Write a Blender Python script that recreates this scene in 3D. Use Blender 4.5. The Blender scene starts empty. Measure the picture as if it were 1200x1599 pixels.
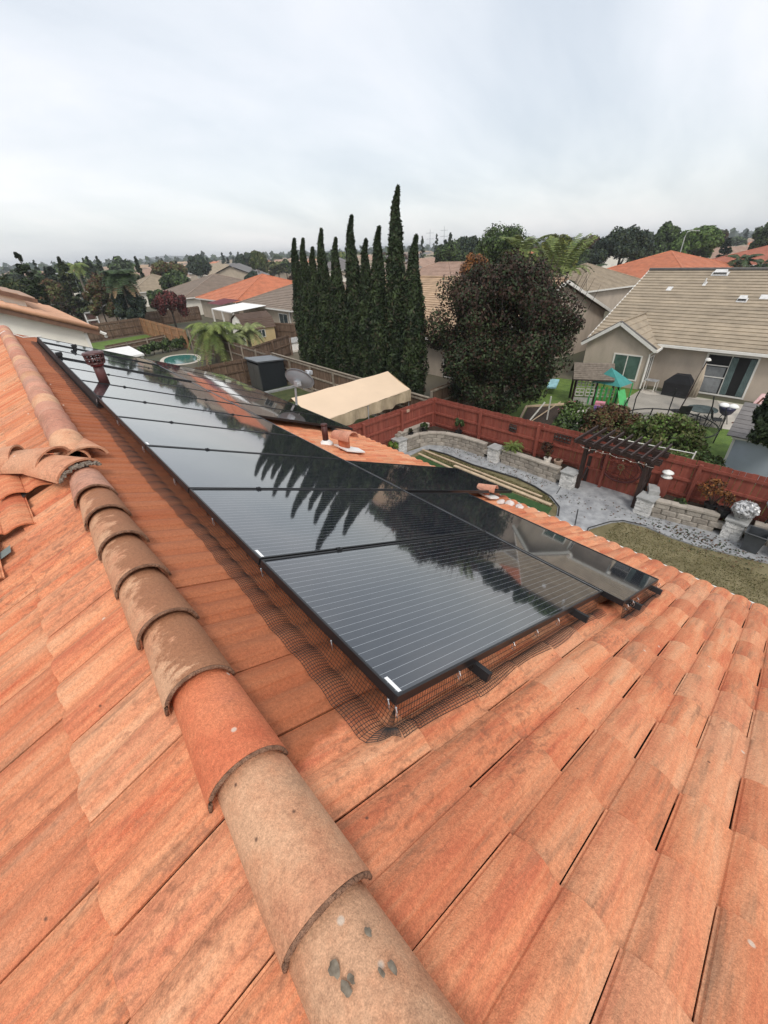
import bpy, math, random
import numpy as np
from mathutils import Matrix, Vector
R = math.radians
random.seed(7); rng = np.random.default_rng(7)
SC = bpy.context.scene; COL = SC.collection
CAMZ = 7.5
# ------------------------------------------------------------------ camera
cam = bpy.data.cameras.new('camera'); cam.sensor_fit = 'HORIZONTAL'; cam.sensor_width = 36.0
cam.lens = 635/1200*36; cam.clip_start = 0.05; cam.clip_end = 5000
cam_o = bpy.data.objects.new('camera', cam); COL.objects.link(cam_o); SC.camera = cam_o
_W = [[0.75169032, -0.3818791, 0.53770812], [-0.65834927, -0.38600073, 0.64620405], [-0.03921609, -0.83974507, -0.54156284]]
cam_o.matrix_world = Matrix([[_W[0][0], -_W[0][1], -_W[0][2], 0], [_W[1][0], -_W[1][1], -_W[1][2], 0],
                             [_W[2][0], -_W[2][1], -_W[2][2], CAMZ], [0, 0, 0, 1]])
# ------------------------------------------------------------------ light and exposure
SUN_EL, SUN_AZ = R(52), R(215)       # azimuth measured from +Y towards +X
sun = bpy.data.lights.new('sun', 'SUN'); sun.energy = 1.5; sun.angle = R(14); sun.color = (1.0, 0.96, 0.90)
sun_o = bpy.data.objects.new('sun', sun); COL.objects.link(sun_o)
_sd = Vector((math.sin(SUN_AZ)*math.cos(SUN_EL), math.cos(SUN_AZ)*math.cos(SUN_EL), math.sin(SUN_EL)))
sun_o.rotation_euler = _sd.to_track_quat('Z', 'Y').to_euler()
W = bpy.data.worlds.new("World"); SC.world = W; W.use_nodes = True
nt = W.node_tree; N = nt.nodes; N.clear(); LK = nt.links.new
out = N.new('ShaderNodeOutputWorld'); add = N.new('ShaderNodeAddShader')
bg1 = N.new('ShaderNodeBackground'); bg2 = N.new('ShaderNodeBackground')
sky = N.new('ShaderNodeTexSky'); sky.sky_type = 'NISHITA'; sky.sun_disc = False
sky.sun_elevation = SUN_EL; sky.sun_rotation = SUN_AZ; sky.air_density = 1; sky.dust_density = 3
bg1.inputs[1].default_value = 0.05; LK(sky.outputs[0], bg1.inputs[0])
tc = N.new('ShaderNodeTexCoord'); sep = N.new('ShaderNodeSeparateXYZ'); LK(tc.outputs['Generated'], sep.inputs[0])
# cloud deck: project the view direction onto a plane so that clouds flatten towards the horizon
mx = N.new('ShaderNodeMath'); mx.operation = 'MAXIMUM'; mx.inputs[1].default_value = 0.0; LK(sep.outputs[2], mx.inputs[0])
ad = N.new('ShaderNodeMath'); ad.operation = 'ADD'; ad.inputs[1].default_value = 0.40; LK(mx.outputs[0], ad.inputs[0])
dv = N.new('ShaderNodeVectorMath'); dv.operation = 'DIVIDE'; LK(tc.outputs['Generated'], dv.inputs[0])
cmb = N.new('ShaderNodeCombineXYZ'); [LK(ad.outputs[0], cmb.inputs[i]) for i in (0, 1)]; cmb.inputs[2].default_value = 1.0
LK(cmb.outputs[0], dv.inputs[1])
mp = N.new('ShaderNodeMapping'); mp.inputs['Location'].default_value = (4.2, 1.3, 0); mp.inputs['Rotation'].default_value = (0, 0, R(35)); mp.inputs['Scale'].default_value = (0.8, 1.5, 0.5)
LK(dv.outputs[0], mp.inputs[0])
nz = N.new('ShaderNodeTexNoise'); nz.inputs['Scale'].default_value = 1.25; nz.inputs['Detail'].default_value = 6; nz.inputs['Roughness'].default_value = 0.52; nz.inputs['Distortion'].default_value = 0.35
LK(mp.outputs[0], nz.inputs['Vector'])
cr = N.new('ShaderNodeValToRGB'); ce = cr.color_ramp.elements
ce[0].position = 0.30; ce[0].color = (0.52, 0.545, 0.565, 1); ce[1].position = 0.66; ce[1].color = (0.76, 0.74, 0.735, 1)
e_ = ce.new(0.47); e_.color = (0.64, 0.65, 0.655, 1)
LK(nz.outputs[0], cr.inputs[0])
# overcast sky: brighter overhead than at the horizon
gr = N.new('ShaderNodeMapRange'); gr.inputs[1].default_value = 0.0; gr.inputs[2].default_value = 1.0; gr.inputs[3].default_value = 0.99; gr.inputs[4].default_value = 1.35
hr = N.new('ShaderNodeMapRange'); hr.inputs[1].default_value = 0.0; hr.inputs[2].default_value = 0.16; hr.inputs[3].default_value = 1.20; hr.inputs[4].default_value = 1.0
hm = N.new('ShaderNodeMath'); hm.operation = 'MULTIPLY'; LK(mx.outputs[0], hr.inputs[0]); LK(mx.outputs[0], gr.inputs[0]); LK(gr.outputs[0], hm.inputs[0]); LK(hr.outputs[0], hm.inputs[1]); LK(hm.outputs[0], bg2.inputs[1]); LK(cr.outputs[0], bg2.inputs[0])
LK(bg1.outputs[0], add.inputs[0]); LK(bg2.outputs[0], add.inputs[1]); LK(add.outputs[0], out.inputs[0])
SC.view_settings.view_transform = 'Standard'; SC.view_settings.look = 'None'; SC.view_settings.gamma = 1
SC.view_settings.use_curve_mapping = False; SC.view_settings.exposure = 0.09
SC.cycles.use_denoising = True; SC.cycles.max_bounces = 6; SC.cycles.transparent_max_bounces = 12

# ------------------------------------------------------------------ materials
MATS = {}
def mat(name, col, col2=None, rough=.85, scale=3., stretch=(1, 1, 1), var=.25, bump=0., bscale=40., metal=0., spec=.4,
        rnd=0., grain=0., gscale=200., col3=None, island=False, leaf=False, detail=4, space='pos'):
    """base colour varies between col and col2 (and col3) by noise in world space; rnd: brightness change per object."""
    if name in MATS: return MATS[name]
    m = bpy.data.materials.new(name); m.use_nodes = True; MATS[name] = m
    nt = m.node_tree; N = nt.nodes; L = nt.links.new; b = N['Principled BSDF']
    b.inputs['Roughness'].default_value = rough; b.inputs['Metallic'].default_value = metal; b.inputs['Specular IOR Level'].default_value = spec
    geo = N.new('ShaderNodeNewGeometry'); tc = N.new('ShaderNodeTexCoord')
    src = geo.outputs['Position'] if space == 'pos' else tc.outputs['Object']
    mp = N.new('ShaderNodeMapping'); mp.inputs['Scale'].default_value = stretch; L(src, mp.inputs[0])
    nz = N.new('ShaderNodeTexNoise'); nz.inputs['Scale'].default_value = scale; nz.inputs['Detail'].default_value = detail; nz.inputs['Roughness'].default_value = .6
    L(mp.outputs[0], nz.inputs['Vector'])
    if col2 is None:
        col2 = tuple(min(1, c*(1+var)) for c in col); col = tuple(c*(1-var) for c in col)
    cr = N.new('ShaderNodeValToRGB'); e = cr.color_ramp.elements
    e[0].position = .33; e[0].color = (*col, 1); e[1].position = .67; e[1].color = (*col2, 1)
    if col3:
        x = e.new(.5); x.color = (*col3, 1)
    L(nz.outputs[0], cr.inputs[0]); c = cr.outputs[0]
    def mul(c, val, lo, hi):
        mr = N.new('ShaderNodeMapRange'); mr.inputs[3].default_value = lo; mr.inputs[4].default_value = hi; L(val, mr.inputs[0])
        vm = N.new('ShaderNodeVectorMath'); vm.operation = 'SCALE'; L(c, vm.inputs[0]); L(mr.outputs[0], vm.inputs['Scale']); return vm.outputs[0]
    if grain:
        g = N.new('ShaderNodeTexNoise'); g.inputs['Scale'].default_value = gscale; g.inputs['Detail'].default_value = 2; L(src, g.inputs['Vector'])
        c = mul(c, g.outputs[0], 1-grain*1.6, 1+grain*1.6)
    if rnd:
        if island or leaf: r = geo.outputs['Random Per Island']
        else: r = N.new('ShaderNodeObjectInfo').outputs['Random']
        c = mul(c, r, 1-rnd, 1+rnd)
    L(c, b.inputs['Base Color'])
    if bump:
        bn = N.new('ShaderNodeTexNoise'); bn.inputs['Scale'].default_value = bscale; bn.inputs['Detail'].default_value = 3; L(src, bn.inputs['Vector'])
        bp = N.new('ShaderNodeBump'); bp.inputs['Strength'].default_value = min(1, bump); bp.inputs['Distance'].default_value = .02; L(bn.outputs[0], bp.inputs['Height']); L(bp.outputs[0], b.inputs['Normal'])
    return m

def tile_mat(name, cols, island=False, streak=(1.2, 11, 1.2), stain=1., rnd=.09, wet=None, hue=True, grain=.17, wetzone=False):
    """Weathered clay/concrete tile: per-tile tint, run-down streaks, rain blotches and sandy grain."""
    m = bpy.data.materials.new(name); m.use_nodes = True; MATS[name] = m
    nt = m.node_tree; N = nt.nodes; L = nt.links.new; b = N['Principled BSDF']; b.inputs['Specular IOR Level'].default_value = .3
    geo = N.new('ShaderNodeNewGeometry'); P = geo.outputs['Position']
    rand = geo.outputs['Random Per Island'] if island else N.new('ShaderNodeObjectInfo').outputs['Random']
    def noise(scale, stretch=(1, 1, 1), det=4, rough=.6, off=None, dist=0):
        mp = N.new('ShaderNodeMapping'); mp.inputs['Scale'].default_value = stretch; L(P, mp.inputs[0])
        if off is not None:
            cb = N.new('ShaderNodeCombineXYZ'); mm = N.new('ShaderNodeMath'); mm.operation = 'MULTIPLY'; mm.inputs[1].default_value = 37.; L(rand, mm.inputs[0]); L(mm.outputs[0], cb.inputs[1]); L(mm.outputs[0], cb.inputs[0]); L(cb.outputs[0], mp.inputs['Location'])
        n = N.new('ShaderNodeTexNoise'); n.inputs['Scale'].default_value = scale; n.inputs['Detail'].default_value = det; n.inputs['Roughness'].default_value = rough; n.inputs['Distortion'].default_value = dist
        L(mp.outputs[0], n.inputs['Vector']); return n.outputs[0]
    def ramp(v, stops):
        cr = N.new('ShaderNodeValToRGB'); e = cr.color_ramp.elements
        e[0].position, e[0].color = stops[0][0], (*stops[0][1], 1); e[1].position, e[1].color = stops[-1][0], (*stops[-1][1], 1)
        for p, c in stops[1:-1]: x = e.new(p); x.color = (*c, 1)
        L(v, cr.inputs[0]); return cr.outputs[0]
    def mix(f, a, c, mode='MIX'):
        x = N.new('ShaderNodeMix'); x.data_type = 'RGBA'; x.blend_type = mode
        if isinstance(f, float): x.inputs[0].default_value = f
        else: L(f, x.inputs[0])
        L(a, x.inputs[6])
        if isinstance(c, tuple): x.inputs[7].default_value = (*c, 1)
        else: L(c, x.inputs[7])
        return x.outputs[2]
    def rng_(v, a, b_, lo=0., hi=1.):
        r = N.new('ShaderNodeMapRange'); r.inputs[1].default_value = a; r.inputs[2].default_value = b_; r.inputs[3].default_value = lo; r.inputs[4].default_value = hi; L(v, r.inputs[0]); return r.outputs[0]
    def mulv(a, c):
        x = N.new('ShaderNodeMath'); x.operation = 'MULTIPLY'; L(a, x.inputs[0])
        if isinstance(c, float): x.inputs[1].default_value = c
        else: L(c, x.inputs[1])
        return x.outputs[0]
    def mx2(a, c):
        x = N.new('ShaderNodeMath'); x.operation = 'MAXIMUM'; L(a, x.inputs[0]); L(c, x.inputs[1]); return x.outputs[0]
    base = ramp(noise(1.0, streak, 6, .68, off=1), [(.34, cols[0]), (.46, cols[1]), (.56, cols[2]), (.68, cols[3])])
    c = base
    if hue:   # some tiles paler and browner, some redder
        c = mix(rng_(rand, .62, .95, 0, .48), c, cols[4]); c = mix(rng_(rand, .30, .02, 0, .38), c, cols[0])
    # grey brown run-down dirt
    c = mix(mulv(rng_(noise(2.2, streak, 5, .7, off=1), .53, .68), .58*stain), c, (.26, .145, .085))
    # rain blotches in patches
    sx_ = N.new('ShaderNodeSeparateXYZ'); L(P, sx_.inputs[0]); ar = N.new('ShaderNodeMath'); ar.operation = 'ADD'; L(noise(1.3, (1, 1, 1), 3), ar.inputs[0]); sy_ = rng_(sx_.outputs[1], .15, .35, 0, .10); L(mulv(rng_(sx_.outputs[1], .95, .60), sy_), ar.inputs[1]) if False else L(mx2(rng_(sx_.outputs[0], .05, -.1, 0, .07), mulv(mulv(rng_(sx_.outputs[1], .95, .60), sy_), rng_(sx_.outputs[0], .2, .3))), ar.inputs[1]); area = rng_(ar.outputs[0], .52, .62); bl = rng_(noise(42, (.6, 1.0, 1), 3, .55, dist=.5), .50, .66)
    wetm = mulv(area, bl); c = mix(mulv(wetm, .58*stain), c, (.24, .095, .048))
    if wet:    # damp crown of the ridge caps, dry towards one side
        a = N.new('ShaderNodeSeparateXYZ'); L(P, a.inputs[0]); nn = noise(9, (1, 1.4, 1), 5, .7)
        s = N.new('ShaderNodeMath'); s.operation = 'MULTIPLY_ADD'; L(nn, s.inputs[0]); s.inputs[1].default_value = .36; L(a.outputs[0], s.inputs[2])
        yr = mulv(rng_(a.outputs[1], .60, .75), rng_(a.outputs[1], 4.5, 2.9, .25, 1.))
        c = mix(mulv(mulv(rng_(s.outputs[0], wet, wet+.035), yr), .88), c, (.30, .130, .065))
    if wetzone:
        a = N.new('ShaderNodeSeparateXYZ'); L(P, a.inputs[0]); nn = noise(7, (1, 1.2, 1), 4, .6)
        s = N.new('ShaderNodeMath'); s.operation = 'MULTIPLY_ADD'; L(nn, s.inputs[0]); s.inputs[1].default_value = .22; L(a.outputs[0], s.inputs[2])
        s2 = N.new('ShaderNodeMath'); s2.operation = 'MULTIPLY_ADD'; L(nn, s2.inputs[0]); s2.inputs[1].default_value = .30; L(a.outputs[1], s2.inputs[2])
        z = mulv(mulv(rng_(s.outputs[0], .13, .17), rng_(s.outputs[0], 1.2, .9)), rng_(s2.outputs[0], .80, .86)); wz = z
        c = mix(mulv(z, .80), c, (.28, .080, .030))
    g = noise(330, (1, 1, 1), 2, .5); g2 = noise(90, (1, 1, 1), 3, .7)
    for gg, amt in ((g, grain), (g2, grain*.9)):
        vm = N.new('ShaderNodeVectorMath'); vm.operation = 'SCALE'; L(c, vm.inputs[0]); L(rng_(gg, .25, .75, 1-amt*1.5, 1+amt*1.5), vm.inputs['Scale']); c = vm.outputs[0]
    vm = N.new('ShaderNodeVectorMath'); vm.operation = 'SCALE'; L(c, vm.inputs[0]); L(rng_(rand, 0, 1, 1-rnd, 1+rnd), vm.inputs['Scale']); c = vm.outputs[0]
    # pale lichen and droppings, a few dark spots
    vo = N.new('ShaderNodeTexVoronoi'); vo.inputs['Scale'].default_value = 5.; L(P, vo.inputs['Vector'])
    c = mix(rng_(vo.outputs['Distance'], .05, .03, 0, .8), c, (.62, .52, .42))
    vo2 = N.new('ShaderNodeTexVoronoi'); vo2.inputs['Scale'].default_value = 7.3; L(P, vo2.inputs['Vector'])
    c = mix(rng_(vo2.outputs['Distance'], .05, .02, 0, .85), c, (.09, .05, .035))
    L(c, b.inputs['Base Color']); L(rng_(wetm, 0, 1, .82, .55), b.inputs['Roughness'])
    bp = N.new('ShaderNodeBump'); bp.inputs['Strength'].default_value = .55; bp.inputs['Distance'].default_value = .004; L(noise(160, (1, 1, 1), 3, .6), bp.inputs['Height']); L(bp.outputs[0], b.inputs['Normal'])
    return m

TC = [(.50, .138, .066), (.61, .220, .105), (.65, .280, .142), (.64, .335, .19), (.52, .29, .175)]
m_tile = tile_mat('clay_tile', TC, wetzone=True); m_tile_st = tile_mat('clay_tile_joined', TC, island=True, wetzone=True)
TR = [(.51, .225, .125), (.57, .29, .165), (.61, .35, .21), (.53, .30, .18), (.40, .27, .19)]
m_cap_tan = tile_mat('cap_tan', TR, streak=(3, 3, 3), hue=False, stain=.5, wet=None)
m_cap_wet = tile_mat('cap_wet', TR, streak=(3, 3, 3), hue=False, stain=.4, wet=.165)
m_cap_red = tile_mat('cap_red', [(.48, .12, .055), (.55, .16, .075), (.58, .19, .09), (.52, .17, .09), (.5, .2, .1)], streak=(3, 3, 3), hue=False, stain=.35)
m_cap_pink = tile_mat('cap_pink', [(.48, .20, .13), (.52, .24, .16), (.55, .28, .19), (.46, .25, .18), (.4, .2, .15)], streak=(2, 3, 3), hue=False, stain=1.)
m_felt = mat('felt', (.05, .04, .035)); m_mortar = mat('mortar', (.24, .20, .16), rough=.95, bump=1, bscale=60)
m_black = mat('black_frame', (.012, .012, .013), rough=.35, spec=.5); m_blackmat = mat('black_metal', (.015, .015, .016), rough=.6)
m_wire = mat('mesh_wire', (.02, .016, .014), rough=.6); m_steel = mat('steel', (.55, .55, .56), rough=.3, metal=.9); m_silver = mat('silver_edge', (.50, .51, .53), rough=.35, metal=.8)
m_white = mat('white_paint', (.78, .77, .74), var=.05, rough=.6); m_label = mat('white_label', (.85, .85, .85), var=.02, rough=.5)
m_trim = mat('white_trim', (.70, .68, .63), var=.06, rough=.6)
m_stucco = mat('tan_stucco', (.44, .37, .30), var=.16, scale=.8, stretch=(1, 1, .5), bump=.4, bscale=25, grain=.05, gscale=30)
m_stucco2 = mat('beige_stucco', (.42, .35, .27), var=.1, scale=1.5, bump=.3, bscale=25)
m_cream = mat('cream_stucco', (.80, .76, .67), var=.06, scale=1.2, bump=.2, bscale=25, grain=.03)
m_glass = mat('window_glass', (.03, .045, .05), rough=.06, spec=.6, var=.2); m_glassg = mat('green_glass', (.07, .12, .10), rough=.1, spec=.6, var=.3, scale=2)
m_dark = mat('dark_interior', (.012, .012, .012), rough=.9)
m_soil = mat('soil', (.045, .030, .020), var=.5, scale=12, bump=1, bscale=30)
m_redwood = mat('red_fence_paint', (.20, .046, .030), col2=(.275, .077, .052), stretch=(6, 6, 1), scale=1.5, rough=.8, rnd=.12, grain=.05, gscale=60)
m_brownwood = mat('brown_fence_wood', (.085, .050, .030), col2=(.19, .125, .085), stretch=(8, 8, .8), scale=1.5, rough=.9, rnd=.25, grain=.06, gscale=60)
m_greywood = mat('grey_fence_wood', (.20, .165, .125), col2=(.33, .28, .22), stretch=(3, 3, 3), scale=1.5, rough=.9, rnd=.2)
m_orwood = mat('orange_fence_wood', (.26, .13, .06), col2=(.36, .20, .10), stretch=(8, 8, .8), scale=1.5, rough=.9, rnd=.2)
m_darkwood = mat('dark_stained_wood', (.022, .012, .010), col2=(.045, .025, .020), stretch=(4, 4, 1), scale=2, rough=.6)
m_lumber = mat('pale_lumber', (.50, .38, .26), var=.2, scale=4)

# ------------------------------------------------------------------ mesh helpers
OFF = {}
def mesh_from(name, V, F, m=None, smooth=False):
    me = bpy.data.meshes.new(name); me.from_pydata([tuple(v) for v in V], [], F); me.update()
    if m: me.materials.append(m)
    if smooth: me.shade_smooth()
    return me
class MB:
    def __init__(s): s.v = []; s.f = []
    def add(s, V, F):
        o = len(s.v); s.v += [tuple(v) for v in V]; s.f += [tuple(i+o for i in f) for f in F]; return s
    def box(s, c, d, rz=0, M=None):
        x, y, z = d[0]/2, d[1]/2, d[2]/2
        V = [Vector((a*x, b*y, e*z)) for a in (-1, 1) for b in (-1, 1) for e in (-1, 1)]
        T = Matrix.Translation(c) @ Matrix.Rotation(rz, 4, 'Z')
        if M is not None: T = T @ M
        return s.add([T @ v for v in V], [(0, 1, 3, 2), (4, 6, 7, 5), (0, 4, 5, 1), (2, 3, 7, 6), (0, 2, 6, 4), (1, 5, 7, 3)])
    def bar(s, a, b, w, h=None, up=(0, 0, 1)):
        a = Vector(a); b = Vector(b); h = h or w; d = b-a; L = d.length
        if L < 1e-6: return s
        z = d/L; u = Vector(up)
        if abs(z.dot(u)) > .99: u = Vector((1, 0, 0))
        x = z.cross(u).normalized(); y = x.cross(z).normalized()
        V = [p + x*sx*w/2 + y*sy*h/2 for p in (a, b) for sx, sy in ((-1, -1), (1, -1), (1, 1), (-1, 1))]
        return s.add(V, [(3, 2, 1, 0), (4, 5, 6, 7), (0, 1, 5, 4), (1, 2, 6, 5), (2, 3, 7, 6), (3, 0, 4, 7)])
    def tube(s, pts, r, n=8, cap=True):
        pts = [Vector(p) for p in pts]; rs = r if isinstance(r, (list, tuple)) else [r]*len(pts); V = []; F = []
        for i, p in enumerate(pts):
            d = (pts[min(i+1, len(pts)-1)]-pts[max(i-1, 0)]).normalized()
            u = Vector((0, 0, 1)) if abs(d.z) < .9 else Vector((1, 0, 0)); x = d.cross(u).normalized(); y = x.cross(d).normalized()
            for k in range(n):
                a = 2*math.pi*k/n; V.append(p + (x*math.cos(a)+y*math.sin(a))*rs[i])
        for i in range(len(pts)-1):
            for k in range(n):
                F.append((i*n+k, i*n+(k+1) % n, (i+1)*n+(k+1) % n, (i+1)*n+k))
        if cap: F += [tuple(range(n))[::-1], tuple((len(pts)-1)*n+k for k in range(n))]
        return s.add(V, F)
    def lathe(s, c, prof, n=14):
        V = []; F = []
        for r, z in prof:
            for k in range(n):
                a = 2*math.pi*k/n; V.append((c[0]+r*math.cos(a), c[1]+r*math.sin(a), c[2]+z))
        for i in range(len(prof)-1):
            for k in range(n): F.append((i*n+k, i*n+(k+1) % n, (i+1)*n+(k+1) % n, (i+1)*n+k))
        F += [tuple(range(n))[::-1], tuple((len(prof)-1)*n+k for k in range(n))]
        return s.add(V, F)
    def poly(s, pts, th=0.):
        """flat polygon (any plane), thickened downwards by th"""
        n = len(pts)
        if not th: return s.add(pts, [tuple(range(n))])
        P2 = [(p[0], p[1], p[2]-th) for p in pts]
        return s.add(list(pts)+P2, [tuple(range(n)), tuple(range(n, 2*n))[::-1]] + [((i+1) % n, i, n+i, n+(i+1) % n) for i in range(n)])
    def build(s, name, m, parent=None, smooth=False):
        off = OFF.get(parent.name, Vector((0, 0, 0))) if parent else Vector((0, 0, 0))
        me = mesh_from(name, [Vector(v)-off for v in s.v], s.f, m, smooth)
        o = bpy.data.objects.new(name, me); COL.objects.link(o)
        if parent: o.parent = parent; OFF[o.name] = off
        return o
def thing(name, label, cat, loc=(0, 0, 0), group=None, rot=None):
    o = bpy.data.objects.new(name, None); COL.objects.link(o); o.location = loc; o.empty_display_size = .2
    if rot: o.rotation_euler = rot
    OFF[o.name] = Vector(loc) if not rot else Vector((0, 0, 0))
    o['label'] = label; o['category'] = cat
    if group: o['group'] = group
    return o
def tag(o, label=None, cat=None, group=None, kind=None):
    if label: o['label'] = label
    if cat: o['category'] = cat
    if group: o['group'] = group
    if kind: o['kind'] = kind
    return o
def piece(name, me, parent, M=None, loc=None):
    """a child sharing mesh data; M or loc in world space (parents are unrotated)"""
    o = bpy.data.objects.new(name, me); COL.objects.link(o)
    T = M.copy() if M is not None else Matrix.Translation(loc)
    if parent: o.parent = parent; T = Matrix.Translation(-OFF.get(parent.name, Vector((0, 0, 0)))) @ T
    o.matrix_local = T; return o
def copy_tree(o, parent=None, depth=0):
    c = o.copy(); COL.objects.link(c)
    if parent: c.parent = parent
    for ch in list(o.children): copy_tree(ch, c, depth+1)
    return c
def sheet(name, pts, m, z=None, kind='structure', label=None):
    b = MB(); b.poly([(p[0], p[1], p[2] if len(p) > 2 else z) for p in pts]); o = b.build(name, m); o['kind'] = kind
    return o
ORD = ['first', 'second', 'third', 'fourth', 'fifth', 'sixth', 'seventh', 'eighth', 'ninth', 'tenth', 'eleventh', 'twelfth']

# ------------------------------------------------------------------ GROUND
m_ground = mat('town_ground', (.045, .055, .028), col2=(.14, .115, .08), scale=.09, detail=6)
m_lawn = mat('dry_lawn', (.12, .100, .045), col2=(.22, .185, .10), col3=(.165, .14, .070), scale=1.6, bump=1, bscale=40, grain=.16, gscale=14, detail=6)
m_green = mat('green_lawn', (.075, .13, .022), col2=(.13, .20, .035), scale=2.5, bump=1, bscale=50, grain=.15, gscale=20)
m_turf = mat('artificial_turf', (.035, .085, .022), var=.2, scale=6, bump=1, bscale=120, grain=.15, gscale=60)
m_conc = mat('stamped_concrete', (.22, .225, .235), col2=(.36, .365, .37), col3=(.30, .305, .31), scale=2.6, rough=.6, grain=.2, gscale=5, detail=8, bump=.5, bscale=18)
m_patio = mat('patio_concrete', (.46, .42, .36), var=.12, scale=1.2, rough=.8)
ground = sheet('ground', [(-1100, -1100), (3000, -1100), (3000, 3000), (-1100, 3000)], m_ground, 0.0)

# ------------------------------------------------------------------ OUR HOUSE
TH = R(22.3); TN = math.tan(TH); CS = math.cos(TH); SN = math.sin(TH)
AX, AZ = 0.03, CAMZ-1.232             # ridge line of the tile plane
SX = Matrix(((CS, 0, SN), (0, 1, 0), (-SN, 0, CS)))    # right plane: (s, y, n) -> world
def PR(s, y, n=0): return Vector((AX + s*CS + n*SN, y, AZ - s*SN + n*CS))
def PL(s, y, n=0): return Vector((AX - s*CS - n*SN, y, AZ - s*SN + n*CS))
house = thing('tile_roof_house', 'house under the camera with a weathered orange barrel tile roof and ridge caps', 'house', (0, 0, 0))
YF = 13.3
b = MB(); b.box((AX, (YF-4)/2-.3, 2.05), (8.9, YF+3.4, 4.1)); wall_own = b.build('wall', m_cream, house)
def slab(F, s0, s1, y0, y1, n0, n1):
    V = [F(s, y, n) for s in (s0, s1) for y in (y0, y1) for n in (n0, n1)]
    return V, [(0, 1, 3, 2), (4, 6, 7, 5), (0, 4, 5, 1), (2, 3, 7, 6), (0, 2, 6, 4), (1, 5, 7, 3)]
b = MB(); b.add(*slab(PR, 0, 4.86, -4, YF, -.09, -.035)); slopeR = b.build('roof_slope', m_felt, house)
b = MB(); b.add(*slab(PL, 0, 4.86, -4, YF, -.09, -.035)); slopeL = b.build('roof_slope', m_felt, house)
PT = .3107; EX = .361; TL = .42
def roll_h(ph):      # one roll per half tile: narrow flat pan, then an arched roll with a crease on each side
    if ph < .04 or ph >= .955: return 0.
    if ph < .22: return .010*(ph-.04)/.18
    if ph < .25: return .010+.0055*(ph-.22)/.03
    if ph < .93: q = (ph-.25)/.68; return .0155+.0105*math.sin(math.pi*q)-.009*q*q
    return .0065*(.955-ph)/.025
def tile_profile(n):
    st = [0, .04, .22, .25, .34, .46, .58, .70, .82, .929, .955] if n > 9 else [0, .04, .22, .25, .42, .6, .78, .929, .955]
    us = [(a+b_)/2 for b_ in (0, 1) for a in st]+[1.]
    return [(.0024+(PT-.0048)*u, roll_h((u*2) % 1 if u < 1 else 0)) for u in us]
def tile_mesh(name, m, n=14):
    """one double-roll tile in local (down-slope, along, normal); butt end at s=0, head at s=-TL"""
    P = tile_profile(n); n = len(P)-1; V = []; F = []
    T = .010
    for s, lift in ((-TL, -.003), (0, .0125)):
        for dz in (0, -T):
            for u, h in P: V.append((s, u, h+lift+dz))
    k = n+1
    for i in range(n):
        F.append((i, i+1, 2*k+i+1, 2*k+i)); F.append((2*k+i, 2*k+i+1, 3*k+i+1, 3*k+i)); F.append((k+i+1, k+i, 3*k+i, 3*k+i+1))
    F.append((0, 2*k, 3*k, k)); F.append((n, k+n, 3*k+n, 2*k+n))
    me = mesh_from(name, V, F, m); me.shade_smooth()
    try: me.set_sharp_from_angle(angle=R(14))
    except Exception: pass
    return me, V, F
tile_me, TV, TF = tile_mesh('tile', m_tile)
_, TV6, TF6 = tile_mesh('tile_low', m_tile_st, 8)
def frame_of(F, s, y, flip=False, jitter=True):
    o = F(s, y, 0); ex = (F(s+1, y, 0)-o); ey = (F(s, y+1, 0)-o); ez = (F(s, y, 1)-o)
    M = Matrix(((ex.x, ey.x, ez.x, o.x), (ex.y, ey.y, ez.y, o.y), (ex.z, ey.z, ez.z, o.z), (0, 0, 0, 1)))
    if flip: M = M @ Matrix.Translation((0, 0, 0))
    return M
tiles = []
CAMP = Vector((0, 0, CAMZ))
for k in range(1, 14):
    s = .205 + EX*k; yo = .165 if k % 2 == 1 else .010      # k=1 -> butt .566
    j0 = -12; 
    for j in range(j0, 43):
        y = yo + PT*j
        if y+PT > YF+.2 or y < -3.8: continue
        under = (.85 < s-TL/2 and s < 2.5 and y > .95) or (s > 2.9 and s < 4.2 and 6.4 < y) or (2.6 < s < 3.5 and .9 < y < 2.2)
        p = PR(s-.15, y+.15); d = (p-CAMP).length
        # seen well: the near apron, the strip by the ridge, the eave and the open patch by the vents
        near = not under and (y < 1.1 or s < .65 or (s > 2.6 and 3.6 < y < 6.2) or s > 4.4)
        if y < -1.2 and s < 1.6: near = False
        tiles.append((d if near else 99+d, PR, s, y, k == 1))
for k in range(1, 9):
    s = .055 + EX*k; yo = (.36 if k % 2 == 1 else .515)
    for j in range(-12, 43):
        y = yo + PT*j
        if y+PT > YF+.2 or y < -3.8: continue
        p = PL(s-.15, y+.15); d = (p-CAMP).length
        near = s < 1.15 and y > .0
        tiles.append((d if near else 99+d, PL, s, y, False))
tiles.sort(key=lambda t: t[0])
def side_tile(F): return slopeR if F is PR else slopeL
stR = MB(); stL = MB()
def jm(F, s, y):
    M = frame_of(F, s+random.uniform(-.006, .006), y+random.uniform(-.002, .002))
    return M @ Matrix.Rotation(random.uniform(-.005, .005), 4, 'Z') @ Matrix.Rotation(random.uniform(-.006, .006), 4, 'Y') @ Matrix.Translation((0, 0, random.uniform(-.002, .003)))
cntR = cntL = 0
for i, (d, F, s, y, short) in enumerate(tiles):
    M = jm(F, s, y)
    if short: M = M @ Matrix.Scale(1.18, 4, (1, 0, 0))
    if d < 90 and i < 430:
        o = piece('tile', tile_me, side_tile(F), M)
    else:
        (stR if F is PR else stL).add([M @ Vector(v) for v in TV6], TF6)
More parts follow.
